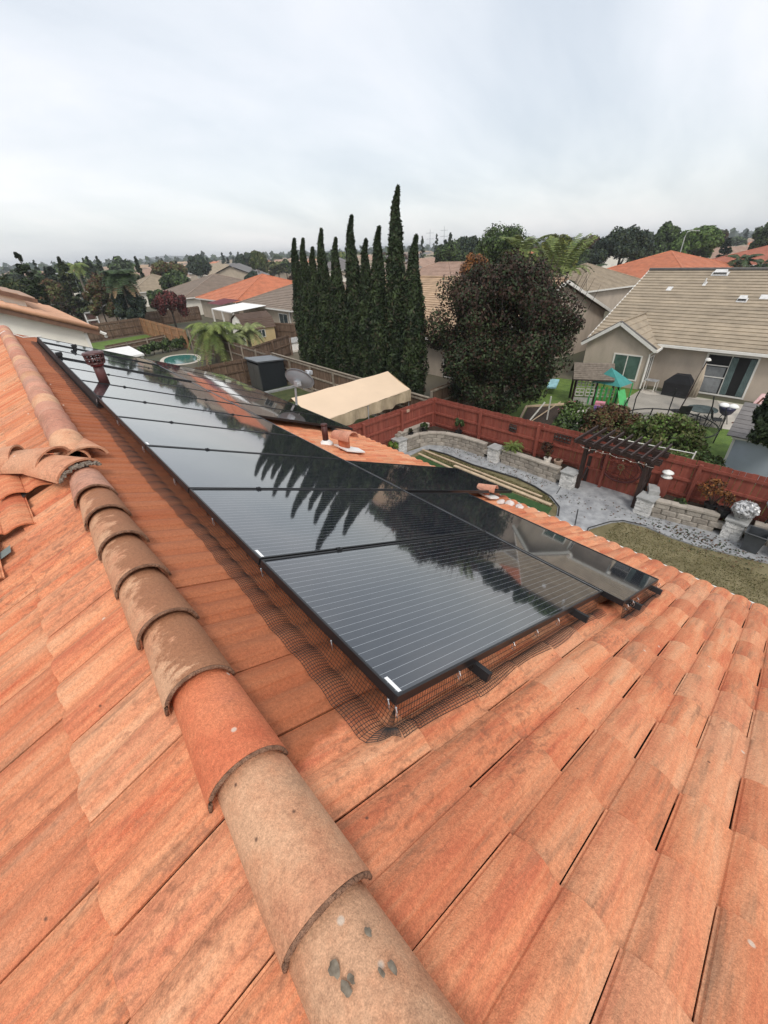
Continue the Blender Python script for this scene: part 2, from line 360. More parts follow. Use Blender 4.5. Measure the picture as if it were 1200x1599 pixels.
for st, par in ((stR, slopeR), (stL, slopeL)):
    o = st.build('tile_field', m_tile_st, par, smooth=True); o['kind'] = 'stuff'
    try: o.data.set_sharp_from_angle(angle=R(16))
    except Exception: pass

# barrel ridge caps
def cap_mesh(name, m, L=.43, r0=.118, r1=.098, n=14, T=.015, flat=1.0, half=R(93)):
    """open half barrel; butt (wide end) at y=0, head at y=+L"""
    V = []; F = []
    ys = [0, L]
    for y, r, lift in ((0, r0, .012), (L, r1, -.008)):
        for rr in (r, r-T):
            for i in range(n+1):
                a = -half + 2*half*i/n; V.append((rr*math.sin(a), y, rr*math.cos(a)*flat + lift))
    k = n+1
    for i in range(n):
        F.append((i, i+1, 2*k+i+1, 2*k+i)); F.append((k+i+1, k+i, 3*k+i, 3*k+i+1)); F.append((i+1, i, k+i, k+i+1)); F.append((2*k+i, 2*k+i+1, 3*k+i+1, 3*k+i))
    F.append((0, 2*k, 3*k, k)); F.append((n, k+n, 3*k+n, 2*k+n))
    me = mesh_from(name, V, F, m); me.shade_smooth()
    try: me.set_sharp_from_angle(angle=R(45))
    except Exception: pass
    return me
capm = {c: cap_mesh('ridge_cap_'+c, m) for c, m in dict(tan=m_cap_tan, wet=m_cap_wet, red=m_cap_red, pink=m_cap_pink).items()}
def lip_mesh():
    b = MB(); pts = []; rs = []
    for i in range(23):
        a = -R(86)+R(172)*i/22; r = .1115+random.uniform(-.0004, .0004); pts.append((r*math.sin(a), -.004+random.uniform(-.0006, .0006), r*math.cos(a)+.012)); rs.append(.0066*random.uniform(.93, 1.07))
    b.tube(pts, rs, 6); return mesh_from('lip', b.v, b.f, m_lip, True)
m_lip = mat('cap_lip', (.17, .085, .05), col2=(.34, .185, .115), scale=40, bump=1, bscale=120, rough=.95)
lips = [lip_mesh() for _ in range(4)]
CX, CZ = .045, AZ-.012
near_caps = [(-1.13, 'tan'), (-.77, 'tan'), (-.41, 'tan'), (-.05, 'tan'), (.31, 'tan'), (.69, 'red'), (1.05, 'wet'), (1.40, 'wet'), (1.76, 'wet'), (2.12, 'wet'), (2.47, 'wet'), (2.80, 'pink')]
for i, (y, c) in enumerate(near_caps):
    M = Matrix.Translation((CX+random.uniform(-.004, .004), y, CZ)) @ Matrix.Rotation(random.uniform(-.02, .02), 4, 'Z')
    o = piece('ridge_cap', capm[c], house, M)
    lp = bpy.data.objects.new('lip', lips[i % 4]); COL.objects.link(lp); lp.parent = o
    if c == 'red': o['label'] = 'one redder orange ridge cap between tan ones'
# the far run is laid the other way round, butts facing away
for k in range(27):
    y = 3.98 + EX*k
    if y+.0 > YF+.1: break
    M = Matrix.Translation((CX+.01+random.uniform(-.005, .005), y+.08, CZ+.012)) @ Matrix.Rotation(math.pi + random.uniform(-.02, .02), 4, 'Z')
    piece('ridge_cap', capm['pink'] if k % 4 else capm['tan'], house, M)
for i in range(9):
    a = R(random.uniform(-35, 40)); y = random.uniform(.0, .24); r = .1185 - .02*(y+.05)/.43; c = Vector((CX+r*math.sin(a), y, CZ+r*math.cos(a)+.010)); nrm = Vector((math.sin(a), 0, math.cos(a))); tx = Vector((0, 1, 0)); ty = nrm.cross(tx)
    b = MB(); q = [c+nrm*-.002]; m_ = 11; w_ = random.uniform(.005, .012)
    for k in range(m_): g = 2*math.pi*k/m_; rr_ = w_*random.uniform(.65, 1.15); q.append(c + tx*rr_*1.5*math.cos(g) + ty*rr_*math.sin(g) - nrm*.003)
    q[0] = c+nrm*.0015; b.add(q, [(0, 1+k, 1+(k+1) % m_) for k in range(m_)]); b.build('lichen_patch', mat('lichen', (.11, .085, .06), col2=(.24, .20, .15), scale=60), house, True)
# angled caps where the short cross ridge meets the main ridge
cap_flat = cap_mesh('hip_cap', tile_mat('cap_apricot', [(.52, .22, .12), (.58, .27, .155), (.60, .31, .185), (.56, .30, .18), (.5, .25, .16)], streak=(3, 3, 3), hue=False, stain=.9), L=.42, T=.02, r0=.155, r1=.130, flat=.60, half=R(88))
def capM(p, yaw, pitch=0, roll=0): return Matrix.Translation(p) @ Matrix.Rotation(yaw, 4, 'Z') @ Matrix.Rotation(pitch, 4, 'X') @ Matrix.Rotation(roll, 4, 'Y')
for p, yaw, pitch, roll in (((.115, 3.62, CZ-.005), R(6), R(1), R(4)), ((.035, 3.22, CZ+.045), R(26), R(1), 0), ((-.07, 3.52, CZ+.068), R(40), R(-2), R(-6)), ((-.26, 3.80, CZ+.062), R(70), R(-2), R(-4)),
                            ((-.60, 3.92, CZ+.045), R(84), R(-2), 0), ((-.96, 3.96, CZ+.03), R(88), R(-1), 0)):
    piece('ridge_cap', cap_flat, house, capM(p, yaw, pitch, roll))
b = MB()
for k in range(60):
    a = R(random.uniform(-75, 60)); x = .04+.135*math.sin(a); b.box((x, 3.20+.05*math.sin(a)+.03*random.random(), CZ+.045+.075*math.cos(a)-.012*random.random()), (random.uniform(.012, .03), .02, random.uniform(.008, .016)), random.random()*3, Matrix.Rotation(random.random(), 4, 'X'))
b.build('mortar', m_mortar, house)
# small saddle of tiles below the cross ridge, facing the camera
def PC(s, x, n=0):   # s: distance down (towards -Y), x: along X
    return Vector((x + .04*s, 3.95 - s - n*.14, AZ + .067 + .13*(x+.1) - .14*s + n))
b = MB(); b.add([PC(-.02, -.12, -.02), PC(.45, -.20, -.02), PC(.80, -.6, -.02), PC(1.1, -1.2, -.02), PC(-.02, -1.2, -.02)], [(0, 1, 2, 3, 4)])
saddle = b.build('cross_slope', m_felt, house)
def frame_pc(s, x):
    o = PC(s, x); ex = (PC(s+.1, x)-o).normalized(); ey = Vector((-1, 0, 0)); ez = ex.cross(ey)
    if ez.z < 0: ey = -ey; ez = ex.cross(ey)
    M = Matrix(((ex.x, ey.x, ez.x, o.x), (ex.y, ey.y, ez.y, o.y), (ex.z, ey.z, ez.z, o.z), (0, 0, 0, 1)))
    return M
for k, (s, x0s) in enumerate(((.56, (-.46, -.77, -1.08)), (.93, (-.64, -.95, -1.26)), (1.30, (-.86, -1.17)))):
    for x0 in x0s:
        piece('tile', tile_me, saddle, frame_pc(s+random.uniform(-.01, .01), x0) @ Matrix.Translation((0, 0, .012)) @ Matrix.Rotation(random.uniform(-.02, .02), 4, 'Z'))
b = MB(); b.add([PL(.50, 2.86, .038), PL(.50, 2.95, .038), PL(.58, 2.95, .038), PL(.58, 2.86, .038)], [(0, 1, 2, 3)]); b.build('valley_flashing', mat('flashing', (.16, .19, .18), rough=.5), house)
# gutter along the eave
b = MB()
ge = PR(4.93, 0); gx = ge.x + .035
for (x0, z0, x1, z1) in ((gx-.10, ge.z-.13, gx+.0, ge.z-.13), (gx, ge.z-.13, gx+.02, ge.z-.02), (gx-.10, ge.z-.13, gx-.10, ge.z-.03)):
    b.bar(((x0+x1)/2, -4, (z0+z1)/2), ((x0+x1)/2, YF, (z0+z1)/2), max(.006, abs(x1-x0)), max(.006, abs(z1-z0)))
b.build('gutter', m_trim, house)
b = MB(); b.bar((gx-.14, -4, ge.z-.13), (gx-.14, YF, ge.z-.13), .03, .2); b.build('fascia', m_trim, house)
# strap lying over the far end of the ridge
b = MB(); b.tube([PL(.5, 12.2, .06), PL(.15, 12.1, .10), (CX, 12.05, CZ+.14), PR(.25, 12.0, .08), PR(.55, 11.9, .19)], .012, 6)
tag(b.build('strap', m_trim), 'thin pale strap lying across the far end of the roof ridge', 'strap')

# ------------------------------------------------------------------ SOLAR PANELS
def panel_glass_mat():
    m = bpy.data.materials.new('panel_glass'); m.use_nodes = True; nt = m.node_tree; N = nt.nodes; L = nt.links.new; b = N['Principled BSDF']
    tc = N.new('ShaderNodeTexCoord'); sp = N.new('ShaderNodeSeparateXYZ'); L(tc.outputs['Object'], sp.inputs[0])
    def line(v, period, width, off=0.):
        a = N.new('ShaderNodeMath'); a.operation = 'ADD'; a.inputs[1].default_value = 10*period+off; L(v, a.inputs[0])
        f = N.new('ShaderNodeMath'); f.operation = 'FLOORED_MODULO'; f.inputs[1].default_value = period; L(a.outputs[0], f.inputs[0])
        c = N.new('ShaderNodeMath'); c.operation = 'LESS_THAN'; c.inputs[1].default_value = width; L(f.outputs[0], c.inputs[0]); return c.outputs[0]
    bus = line(sp.outputs[1], .0410, .0015, .012); cell = line(sp.outputs[0], .0835, .0022); cell2 = line(sp.outputs[1], .164, .003, .0325)
    nz = N.new('ShaderNodeTexNoise'); nz.inputs['Scale'].default_value = 3; L(tc.outputs['Object'], nz.inputs['Vector'])
    def mix(f, a, c):
        x = N.new('ShaderNodeMix'); x.data_type = 'RGBA'; L(f, x.inputs[0])
        if isinstance(a, tuple): x.inputs[6].default_value = (*a, 1)
        else: L(a, x.inputs[6])
        x.inputs[7].default_value = (*c, 1); return x.outputs[2]
    c = mix(nz.outputs[0], (.008, .010, .016), (.016, .019, .026)); c = mix(cell, c, (.003, .003, .004)); c = mix(cell2, c, (.003, .003, .004)); c = mix(bus, c, (.34, .36, .38))
    dn = N.new('ShaderNodeTexNoise'); dn.inputs['Scale'].default_value = 2.2; dn.inputs['Detail'].default_value = 8; dn.inputs['Roughness'].default_value = .7; gp = N.new('ShaderNodeNewGeometry'); L(gp.outputs['Position'], dn.inputs['Vector'])
    dr = N.new('ShaderNodeMapRange'); dr.inputs[1].default_value = .45; dr.inputs[2].default_value = .75; dr.inputs[3].default_value = 0.; dr.inputs[4].default_value = .10; L(dn.outputs[0], dr.inputs[0]); c = mix(dr.outputs[0], c, (.20, .19, .17))
    L(c, b.inputs['Base Color']); b.inputs['Roughness'].default_value = .05; b.inputs['IOR'].default_value = 1.52; b.inputs['Specular IOR Level'].default_value = .6; b.inputs['Coat Weight'].default_value = .9; b.inputs['Coat Roughness'].default_value = .03; b.inputs['Coat IOR'].default_value = 1.8
    # faint ripple of the glass and dust
    bn = N.new('ShaderNodeTexNoise'); bn.inputs['Scale'].default_value = 7; L(tc.outputs['Object'], bn.inputs['Vector'])
    bp = N.new('ShaderNodeBump'); bp.inputs['Strength'].default_value = .10; bp.inputs['Distance'].default_value = .002; L(bn.outputs[0], bp.inputs['Height']); L(bp.outputs[0], b.inputs['Normal'])
    return m
m_pv = panel_glass_mat()
PW, PLn, TF_ = 1.006, 2.085, .035
def local_box(c, d):
    b = MB(); b.box(c, d); return b
fb = MB()
w = .011
fb.box((PLn/2, w/2, -TF_/2+.002), (PLn, w, TF_+.004)); fb.box((PLn/2, PW-w/2, -TF_/2+.002), (PLn, w, TF_+.004))
fb.box((w/2, PW/2, -TF_/2+.0015), (w, PW-2*w, TF_+.003)); fb.box((PLn-w/2, PW/2, -TF_/2+.0015), (w, PW-2*w, TF_+.003))
fr_me = mesh_from('panel_frame', fb.v, fb.f, m_black)
gb = MB(); gb.box((PLn/2, PW/2, -.004), (PLn-2*w, PW-2*w, .006)); gl_me = mesh_from('panel_glass', gb.v, gb.f, m_pv)
eb = MB(); eb.box((PLn+.004, PW/2, -.002), (.007, PW, .010)); ed_me = mesh_from('edge_strip', eb.v, eb.f, m_silver)
lb = MB(); lb.box((.028, .055, .0007), (.016, .075, .0012)); lab_me = mesh_from('panel_label', lb.v, lb.f, m_label)
HP = .148
def solar(label, s, y, group, rot90=False, edge=False, sticker=False, sc=1., tilt=0.):
    """panel corner at slope distance s and ridge distance y"""
    o = bpy.data.objects.new('solar_panel', None); COL.objects.link(o); o['label'] = label; o['category'] = 'solar panel'; o['group'] = group
    M = frame_of(PR, s, y); M = M @ Matrix.Translation((0, 0, HP))
    if rot90: M = M @ Matrix.Translation((PW, 0, 0)) @ Matrix.Rotation(R(90), 4, 'Z')
    M = M @ Matrix.Rotation(tilt, 4, 'X')
    o.matrix_world = M
    for nm, me in (('frame', fr_me), ('glass', gl_me)) + ((('edge_strip', ed_me),) if edge else ()) + ((('sticker', lab_me),) if sticker else ()):
        c = bpy.data.objects.new(nm, me); COL.objects.link(c); c.parent = o
        if sc != 1: c.scale = (sc, 1, 1)
    return o
S0 = .487; Y0 = .618; PP = 1.0235
for i in range(11):
    nm = ('nearest panel of the long row beside the ridge, its corner label white' if i == 0 else
          'farthest panel of the long row beside the ridge' if i == 10 else f'{ORD[i]} panel from the near end of the long row beside the ridge')
    gap = .14*(i >= 8)
    solar(nm, S0, Y0+PP*i+gap, 'black solar panels in the long row beside the ridge', edge=True, sticker=i in (0, 1, 3), tilt=R(random.uniform(-.12, .12)))
S1 = S0+PLn+.022
solar('black panel laid lengthwise along the eave at the near end of the array', S1, .475, 'black solar panels by the eave', rot90=True)
solar('single black panel standing out towards the garden below the pair of roof vents', S1, .475+PLn+.075, 'black solar panels by the eave', sc=1.08)
for i in range(6):
    nm = ('nearest panel of the lower row by the satellite dish' if i == 0 else 'farthest panel of the lower row beyond the satellite dish' if i == 5 else
          f'{ORD[i]} panel from the near end of the lower row by the satellite dish')
    solar(nm, S1, 5.98+PP*i, 'black solar panels in the lower row by the satellite dish', edge=False, sc=.945, tilt=R(random.uniform(-.1, .1)))
# rails
def rail(s, y0, y1, label):
    b = MB(); a = PR(s, y0, .095); e = PR(s, y1, .095); nrm = PR(0, 0, 1)-PR(0, 0, 0)
    b.bar(a, e, .028, .042, up=nrm); return tag(b.build('mounting_rail', m_blackmat), label, 'rail', 'black mounting rails under the panels')
rail(S0+.50, .54, 12.0, 'black rail sticking out under the nearest panel, closest to the ridge')
rail(S0+1.62, .53, 12.0, 'black rail sticking out under the nearest panel, closer to the eave')
rail(S1+.22, .40, 2.6, 'black rail end under the lengthwise panel, nearer the ridge')
rail(S1+.85, .40, 2.6, 'black rail end under the lengthwise panel, at its eave side')
rail(S1+.5, 2.62, 3.6, 'black rail under the panel standing out towards the garden')
rail(S1+1.5, 5.75, 12, 'black rail under the lower row, near the satellite dish')
# seam clamps along the gaps
k_i = 0
for i in range(1, 11):
    gap = .14*(i >= 8)
    for s in (S0+.5, S0+1.62):
        b = MB(); p = PR(s, Y0+PP*i-.01+gap, HP+.008); M = frame_of(PR, s, Y0+PP*i-.01+gap) @ Matrix.Translation((0, 0, HP+.008))
        b.add([M @ Vector(v) for v in MB().box((0, 0, 0), (.032, .026, .007)).v], MB().box((0, 0, 0), (1, 1, 1)).f)
        b.tube([M @ Vector((0, 0, .003)), M @ Vector((0, 0, .010))], .005, 6)
        tag(b.build('seam_clamp', m_blackmat), f'small black clamp on the {ORD[i-1]} seam of the long row, {"ridge side" if s < S0+1 else "eave side"}', 'clamp', 'clamps on the panel seams')
# raised black bracket posts at the far end
for s, y, t in ((S0+.03, Y0+PP*8, 'black bracket standing proud at the ridge side of the far panels'), (S0+.5, Y0+PP*10, 'black bracket on the farthest dark seam')):
    b = MB(); p = PR(s, y, HP); b.tube([p, p+Vector((0, 0, .08))], .035, 8); b.box(p+Vector((0, 0, .07)), (.09, .09, .05)); tag(b.build('bracket', m_blackmat), t, 'bracket')
b = MB()
for i in (8, 10):
    yy = Y0+PP*i+(.06 if i == 8 else .13)
    a = PR(S0, yy, HP+.004); e = PR(S1, yy, HP+.004)
    b.bar(a, e, .045 if i == 8 else .03, .03)
tag(b.build('cable_conduit', m_blackmat), 'black conduits crossing the two farthest dark seams of the long row', 'conduit')

# critter guard: wire mesh skirt round the array (one thing: panel of wires, clips)
guard = thing('mesh_guard', 'black wire mesh skirt hanging from the panel edges onto the tiles', 'mesh guard', (0, 0, 0))
def surf_h(s, y, F=PR):
    k = math.ceil((s-.205)/EX); sb = .205+EX*k; yo = .165 if k % 2 == 1 else .010
    u = (y-yo) % (PT/2); h = roll_h(u/(PT/2))
    return h*.5 + .008 + .0125 - (sb-s)/TL*.02 + .004
def skirt(path, wid, down, step=.0135, n=16, r=.0010, rows=None):
    """path: list of (s, y, out_s, out_y); returns wires"""
    V = []; F = []
    def wire(pts):
        o = len(V)
        for i, p in enumerate(pts):
            V.extend([p+Vector((r, 0, 0)), p+Vector((0, r, r)), p+Vector((-r, -r, 0))])
        for i in range(len(pts)-1):
            for k in range(3): F.append((o+3*i+k, o+3*i+(k+1) % 3, o+3*i+3+(k+1) % 3, o+3*i+3+k))
    grid = []
    for (s, y, ds, dy, wd) in path:
        col = []
        for j in range(n+1):
            t = j/n
            if t < .35: q = t/.35; ss = s+ds*.02*q; yy = y+dy*.02*q; hh = (HP-TF_)*(1-q) + q*max(surf_h(ss, yy), .03)
            else:
                q = (t-.35)/.65; ss = s+ds*(.02+(wd-.02)*q); yy = y+dy*(.02+(wd-.02)*q); hh = surf_h(ss, yy)*.75+.012 + .012*math.sin(q*3.1)
            col.append(PR(ss, yy, hh))
        grid.append(col)
    for col in grid: wire(col)
    for j in range(n+1): wire([col[j] for col in grid])
    return V, F
path = []
y = 12.0
while y > Y0:      # ridge side
    path.append((S0+.004, y, -1., 0., .115+.012*math.sin(y*2.3)+.005*math.sin(y*11)))
    y -= .0145 if y < 4 else .02
a0 = len(path)
for k in range(7):   # corner fan
    a = (k+.5)/7*math.pi/2; k = k*2; path.append((S0+.004, Y0, -math.cos(a), -math.sin(a), .125-.05*math.sin(k/14*3.1)-.045*k/14))
V, F = skirt(path, .2, .1)
b = MB(); b.v = [tuple(v) for v in V]; b.f = F; o = b.build('wire_mesh', m_wire, guard); o['kind'] = 'stuff'
path = []
s = S0+.004
while s < S1-.05:
    path.append((s, Y0, 0., -1., .08+.012*math.sin(s*8))); s += .0145
V, F = skirt(path, .2, .1, n=10, r=.0010)
b = MB(); b.v = [tuple(v) for v in V]; b.f = F; o = b.build('wire_mesh', m_wire, guard); o['kind'] = 'stuff'
path = []
s = S1
while s < S1+PW:
    path.append((s, .47, 0., -1., .06+.01*math.sin(s*7))); s += .0145
V, F = skirt(path, .2, .1, n=10, r=.0010); b = MB(); b.v = [tuple(v) for v in V]; b.f = F; o = b.build('wire_mesh', m_wire, guard); o['kind'] = 'stuff'
b = MB()
for k in range(24):
    t = k/23; b.tube([PR(S0-.002, Y0+.2+t*11, HP-.04), PR(S0-.02, Y0+.2+t*11, HP-.05)], .003, 4)
def clip(p):
    b = MB(); c = Vector(p); pts = []
    for k in range(9):
        a = 2*math.pi*k/8; pts.append(c + Vector((0.008*math.sin(a), .016*math.sin(a), .024*math.cos(a)-.008)))
    b.tube(pts, .0013, 5, cap=False); b.tube([c+Vector((0, 0, .018)), c+Vector((0, 0, -.012))], .0035, 5); return b
clip_pts = [PR(S0-.012, y_, HP-.035) for y_ in (.60, .64, .98, 1.58, 2.2, 2.9, 3.7, 4.6, 5.6)] + [PR(s_, Y0-.012, HP-.035) for s_ in (.85, 1.3, 1.55, 1.82)] + [PR(s_, .455, HP-.035) for s_ in (S1+.05, S1+.18, S1+.3, S1+.98)]
for p in clip_pts: clip(p).build('clip', m_steel, guard)
# black apron strip on the far half of the ridge side
b = MB(); b.add(*slab(PR, S0-.006, S0-.002, 5.6, 12.05, .035, HP)); b.build('apron_strip', m_blackmat, guard)

# ------------------------------------------------------------------ THINGS ON THE ROOF
def roof_vent(s, y, label, ang=R(20), sc=1.):
    v = thing('roof_vent', label, 'roof vent', tuple(PR(s, y, .04)))
    p = PR(s, y, .05)
    b = MB()
    pts = [(-.12, -.20), (.06, -.24), (.24, -.20), (.28, .02), (.12, .12), (-.14, .10)]
    b.poly([PR(s+a*sc, y+c*sc, .062+.012*math.sin(a*30)) for a, c in pts], .02); b.build('flashing', m_white, v)
    b = MB(); b.tube([p, p+Vector((0, 0, .20*sc))], .085*sc, 14); b.build('stack', m_cap_red, v, True)
    m = capm['pink']
    M = Matrix.Translation(p+Vector((.0, -.02, .17*sc))) @ Matrix.Rotation(ang, 4, 'Z') @ Matrix.Rotation(R(-4), 4, 'X') @ Matrix.Translation((0, -.2*sc, 0)) @ Matrix.Scale(sc*.95, 4)
    piece('hood', m, v, M)
    return v
roof_vent(3.42, 4.72, 'clay barrel hooded roof vent on white flashing beside a short dark pipe', R(6), 1.)
pv_ = thing('vent_pipe', 'short dark red vent pipe beside the clay hooded vent', 'vent pipe', tuple(PR(3.28, 5.0, .03)))
p = PR(3.28, 5.0, .03)
b = MB(); b.tube([p, p+Vector((0, 0, .30))], .045, 12); b.tube([p+Vector((0, 0, .29)), p+Vector((0, 0, .31))], .05, 12); b.build('pipe', mat('dark_red_pipe', (.055, .014, .010), rough=.5), pv_, True)
b = MB(); b.lathe(p+Vector((0, 0, -.01)), [(.11, 0), (.10, .02), (.055, .06), (.045, .07)], 12); b.build('flashing', m_white, pv_, True)
roof_vent(4.32, 2.72, 'low clay hooded vent half hidden beside the panel that stands out towards the garden', R(12), .62)
b = MB()
for (q, r_) in ((PR(4.40, 2.52, .035), .05), (PR(4.50, 2.44, .04), .06), (PR(4.62, 2.36, .035), .045), (PR(4.55, 2.30, .04), .04)):
    rr_ = np.random.default_rng(int(r_*1000)+int(q.x*50)); V = []; F = []
    for i in range(7):
        for k in range(10):
            a, e_ = 2*math.pi*k/10, math.pi*i/6; w_ = r_*(1+.25*(rr_.random()-.5)); V.append(q+Vector((w_*1.4*math.sin(e_)*math.cos(a), w_*math.sin(e_)*math.sin(a), .45*w_*math.cos(e_))))
    for i in range(6):
        for k in range(10): F.append((i*10+k, (i+1)*10+k, (i+1)*10+(k+1) % 10, i*10+(k+1) % 10))
    b.add(V, F)
tag(b.build('white_sealant', mat('sealant_white', (.62, .54, .50), var=.15, scale=20), smooth=True), 'lumps of white sealant on the eave tiles by the low hooded vent', 'sealant')
# flue with basket cap standing through the array
fp = PR(.79, 6.86, .1)
flue = thing('chimney_flue', 'red brown flue pipe with a square basket cap standing among the far panels', 'flue', tuple(fp))
m_flue = mat('flue_paint', (.10, .035, .032), rough=.45)
b = MB(); b.tube([fp, fp+Vector((0, 0, .31))], .062, 14); b.build('pipe', m_flue, flue, True)
b = MB(); b.tube([fp+Vector((0, 0, .28)), fp+Vector((0, 0, .31))], .08, 14); b.build('collar', mat('flue_collar', (.25, .03, .03), rough=.4), flue, True)
b = MB(); c = fp+Vector((0, 0, .375))
for k in range(12):
    a = 2*math.pi*k/12; b.bar(c+Vector((.10*math.cos(a), .10*math.sin(a), -.06)), c+Vector((.115*math.cos(a), .115*math.sin(a), .06)), .018)
for z, r in ((-.06, .10), (0, .11), (.06, .12)):
    b.tube([c+Vector((r*math.cos(a), r*math.sin(a), z)) for a in [2*math.pi*k/12 for k in range(13)]], .012, 5)
b.lathe(c+Vector((0, 0, .06)), [(.12, 0), (.125, .015), (.04, .03)], 12); b.build('basket_cap', m_flue, flue)
# satellite dish on the eave
dp = Vector((4.9, 9.05, 0))
dish = thing('satellite_dish', 'grey satellite dish on a mast at the eave beyond the black panels', 'satellite dish', (4.9, 9.05, 4.1))
m_dish = mat('dish_grey', (.30, .315, .335), var=.08, rough=.45, spec=.4); m_galv = mat('galvanised', (.50, .51, .53), rough=.4, metal=.5)
b = MB(); b.tube([(4.78, 9.05, 4.15), (4.86, 9.06, 4.35), (4.9, 9.07, 4.72)], .028, 10); b.tube([(4.86, 9.0, 4.30), (4.70, 8.78, 4.33)], .012, 6); b.tube([(4.86, 9.08, 4.30), (4.72, 9.33, 4.33)], .012, 6); b.box((4.74, 9.05, 4.22), (.16, .18, .03)); b.build('mast', m_galv, dish)
# dish bowl: elliptic, axis pointing away and up
ax = Vector((.80, .36, .46)).normalized(); ux = ax.cross(Vector((0, 0, 1))).normalized(); uy = ux.cross(ax).normalized(); dc = Vector((4.93, 8.93, 4.93))
V = []; F = []; nr, ns = 6, 28
for side in (0, 1):
    for i in range(nr+1):
        r = i/nr
        for k in range(ns):
            a = 2*math.pi*k/ns; V.append(dc + ux*(.40*r*math.cos(a)) + uy*(.30*r*math.sin(a)) + ax*(.075*r*r - .012*side))
for side in (0, 1):
    o_ = side*(nr+1)*ns
    for i in range(nr):
        for k in range(ns): F.append((o_+i*ns+k, o_+i*ns+(k+1) % ns, o_+(i+1)*ns+(k+1) % ns, o_+(i+1)*ns+k))
for k in range(ns): F.append((nr*ns+k, nr*ns+(k+1) % ns, (nr+1)*ns+nr*ns+(k+1) % ns, (nr+1)*ns+nr*ns+k))
b = MB(); b.add(V, F); b.build('reflector', m_dish, dish, True)
b = MB(); b.box(dc-ax*.05-Vector((0, 0, .03)), (.12, .14, .12)); b.box(dc-ax*.08-uy*.03, (.05, .2, .05)); b.build('mounting_bracket', m_galv, dish)
b = MB(); e0 = dc-uy*.28+ax*.06; e1 = dc+ax*.42-uy*.16
b.bar(dc-uy*.3+ax*.04, e1, .025); b.bar(e1, dc-ux*.33+ax*.05, .012); b.bar(e1, dc+ux*.33+ax*.05, .012); b.build('feed_arm', m_galv, dish)
b = MB(); b.tube([e1-ax*.02, e1+ax*.10], .035, 10); b.box(e1+ax*.05+ux*.06, (.06, .06, .09)); b.box(e1+ax*.05-ux*.06, (.06, .06, .09)); b.build('receiver_head', m_galv, dish)

# ------------------------------------------------------------------ FENCES
def fence(name, label, p0, p1, h, mats, pw=.14, gap=.006, side=1, rails=(.25, .95, 1.6), post_every=2.4, zb=0., cap=False, jag=.012, group=None, kick=0.):
    """pickets on the far side, posts and rails on side (+1 = left of p0->p1)"""
    mw, mr = mats
    f = thing(name, label, 'fence', (p0[0], p0[1], zb), group)
    p0 = Vector((p0[0], p0[1], zb)); p1 = Vector((p1[0], p1[1], zb)); d = (p1-p0); L = d.length; d /= L; nrm = Vector((-d.y, d.x, 0))*side
    n = int(L/(pw+gap)); ang = math.atan2(d.y, d.x)
    pm = MB(); pm.box((0, 0, h/2), (pw, .018, h)); pme = mesh_from('picket', pm.v, pm.f, mw)
    far = MB(); step = L/n
    for i in range(n):
        c = p0 + d*(step*(i+.5)); M = Matrix.Translation(c+Vector((0, 0, random.uniform(-jag, jag)))) @ Matrix.Rotation(ang+random.uniform(-.01, .01), 4, 'Z') @ Matrix.Rotation(random.uniform(-.005, .005), 4, 'Y')
        if n <= 300: piece('picket', pme, f, M)
        else: far.add([M @ Vector(v) for v in pm.v], pm.f)
    if far.v: o = far.build('picket_row', mw, f); o['kind'] = 'stuff'
    b_ = None
    for rz in rails:
        b = MB(); b.bar(p0+nrm*.035+Vector((0, 0, rz)), p1+nrm*.035+Vector((0, 0, rz)), .045, .085); b.build('rail', mr, f)
    if cap:
        b = MB(); b.bar(p0+Vector((0, 0, h+.02)), p1+Vector((0, 0, h+.02)), .14, .035); b.build('cap_rail', mr, f)
    if kick:
        b = MB(); b.bar(p0+nrm*.03+Vector((0, 0, kick/2)), p1+nrm*.03+Vector((0, 0, kick/2)), .04, kick); b.build('kickboard', mr, f)
    k = max(1, round(L/post_every))
    for i in range(k+1):
        c = p0 + d*(L*i/k) + nrm*.10; b = MB(); b.box((c.x, c.y, zb+(h-.06)/2), (.095, .095, h-.06), ang); b.build('post', mr, f)
    return f
fx = lambda y: 13.58 + (12.45-y)*.068       # line of the red garden fence
FC = (13.6, 12.42)
fence('wooden_fence', 'long red painted board fence behind the pergola and raised beds', FC, (fx(-3), -3), 1.8, (m_redwood, m_redwood), side=-1, rails=(.62, 1.12, 1.62), post_every=2.42)
fence('wooden_fence', 'short red painted fence between our garden and the beige canopy', (5.2, 12.42), FC, 1.8, (m_redwood, m_redwood), side=-1, rails=(.62, 1.12, 1.62), post_every=2.3)
fence('wooden_fence', 'weathered brown fence with a pale top rail in front of the cypress row', (13.35, 12.5), (13.5, 27.55), 1.8, (m_brownwood, m_greywood), side=1, rails=(.30, 1.05, 1.68), cap=True, kick=.15)
fence('wooden_fence', 'dark brown fence behind the black shed', (13.5, 27.6), (4.5, 27.6), 1.8, (m_brownwood, m_brownwood), side=1, rails=(.30, 1.05, 1.62))

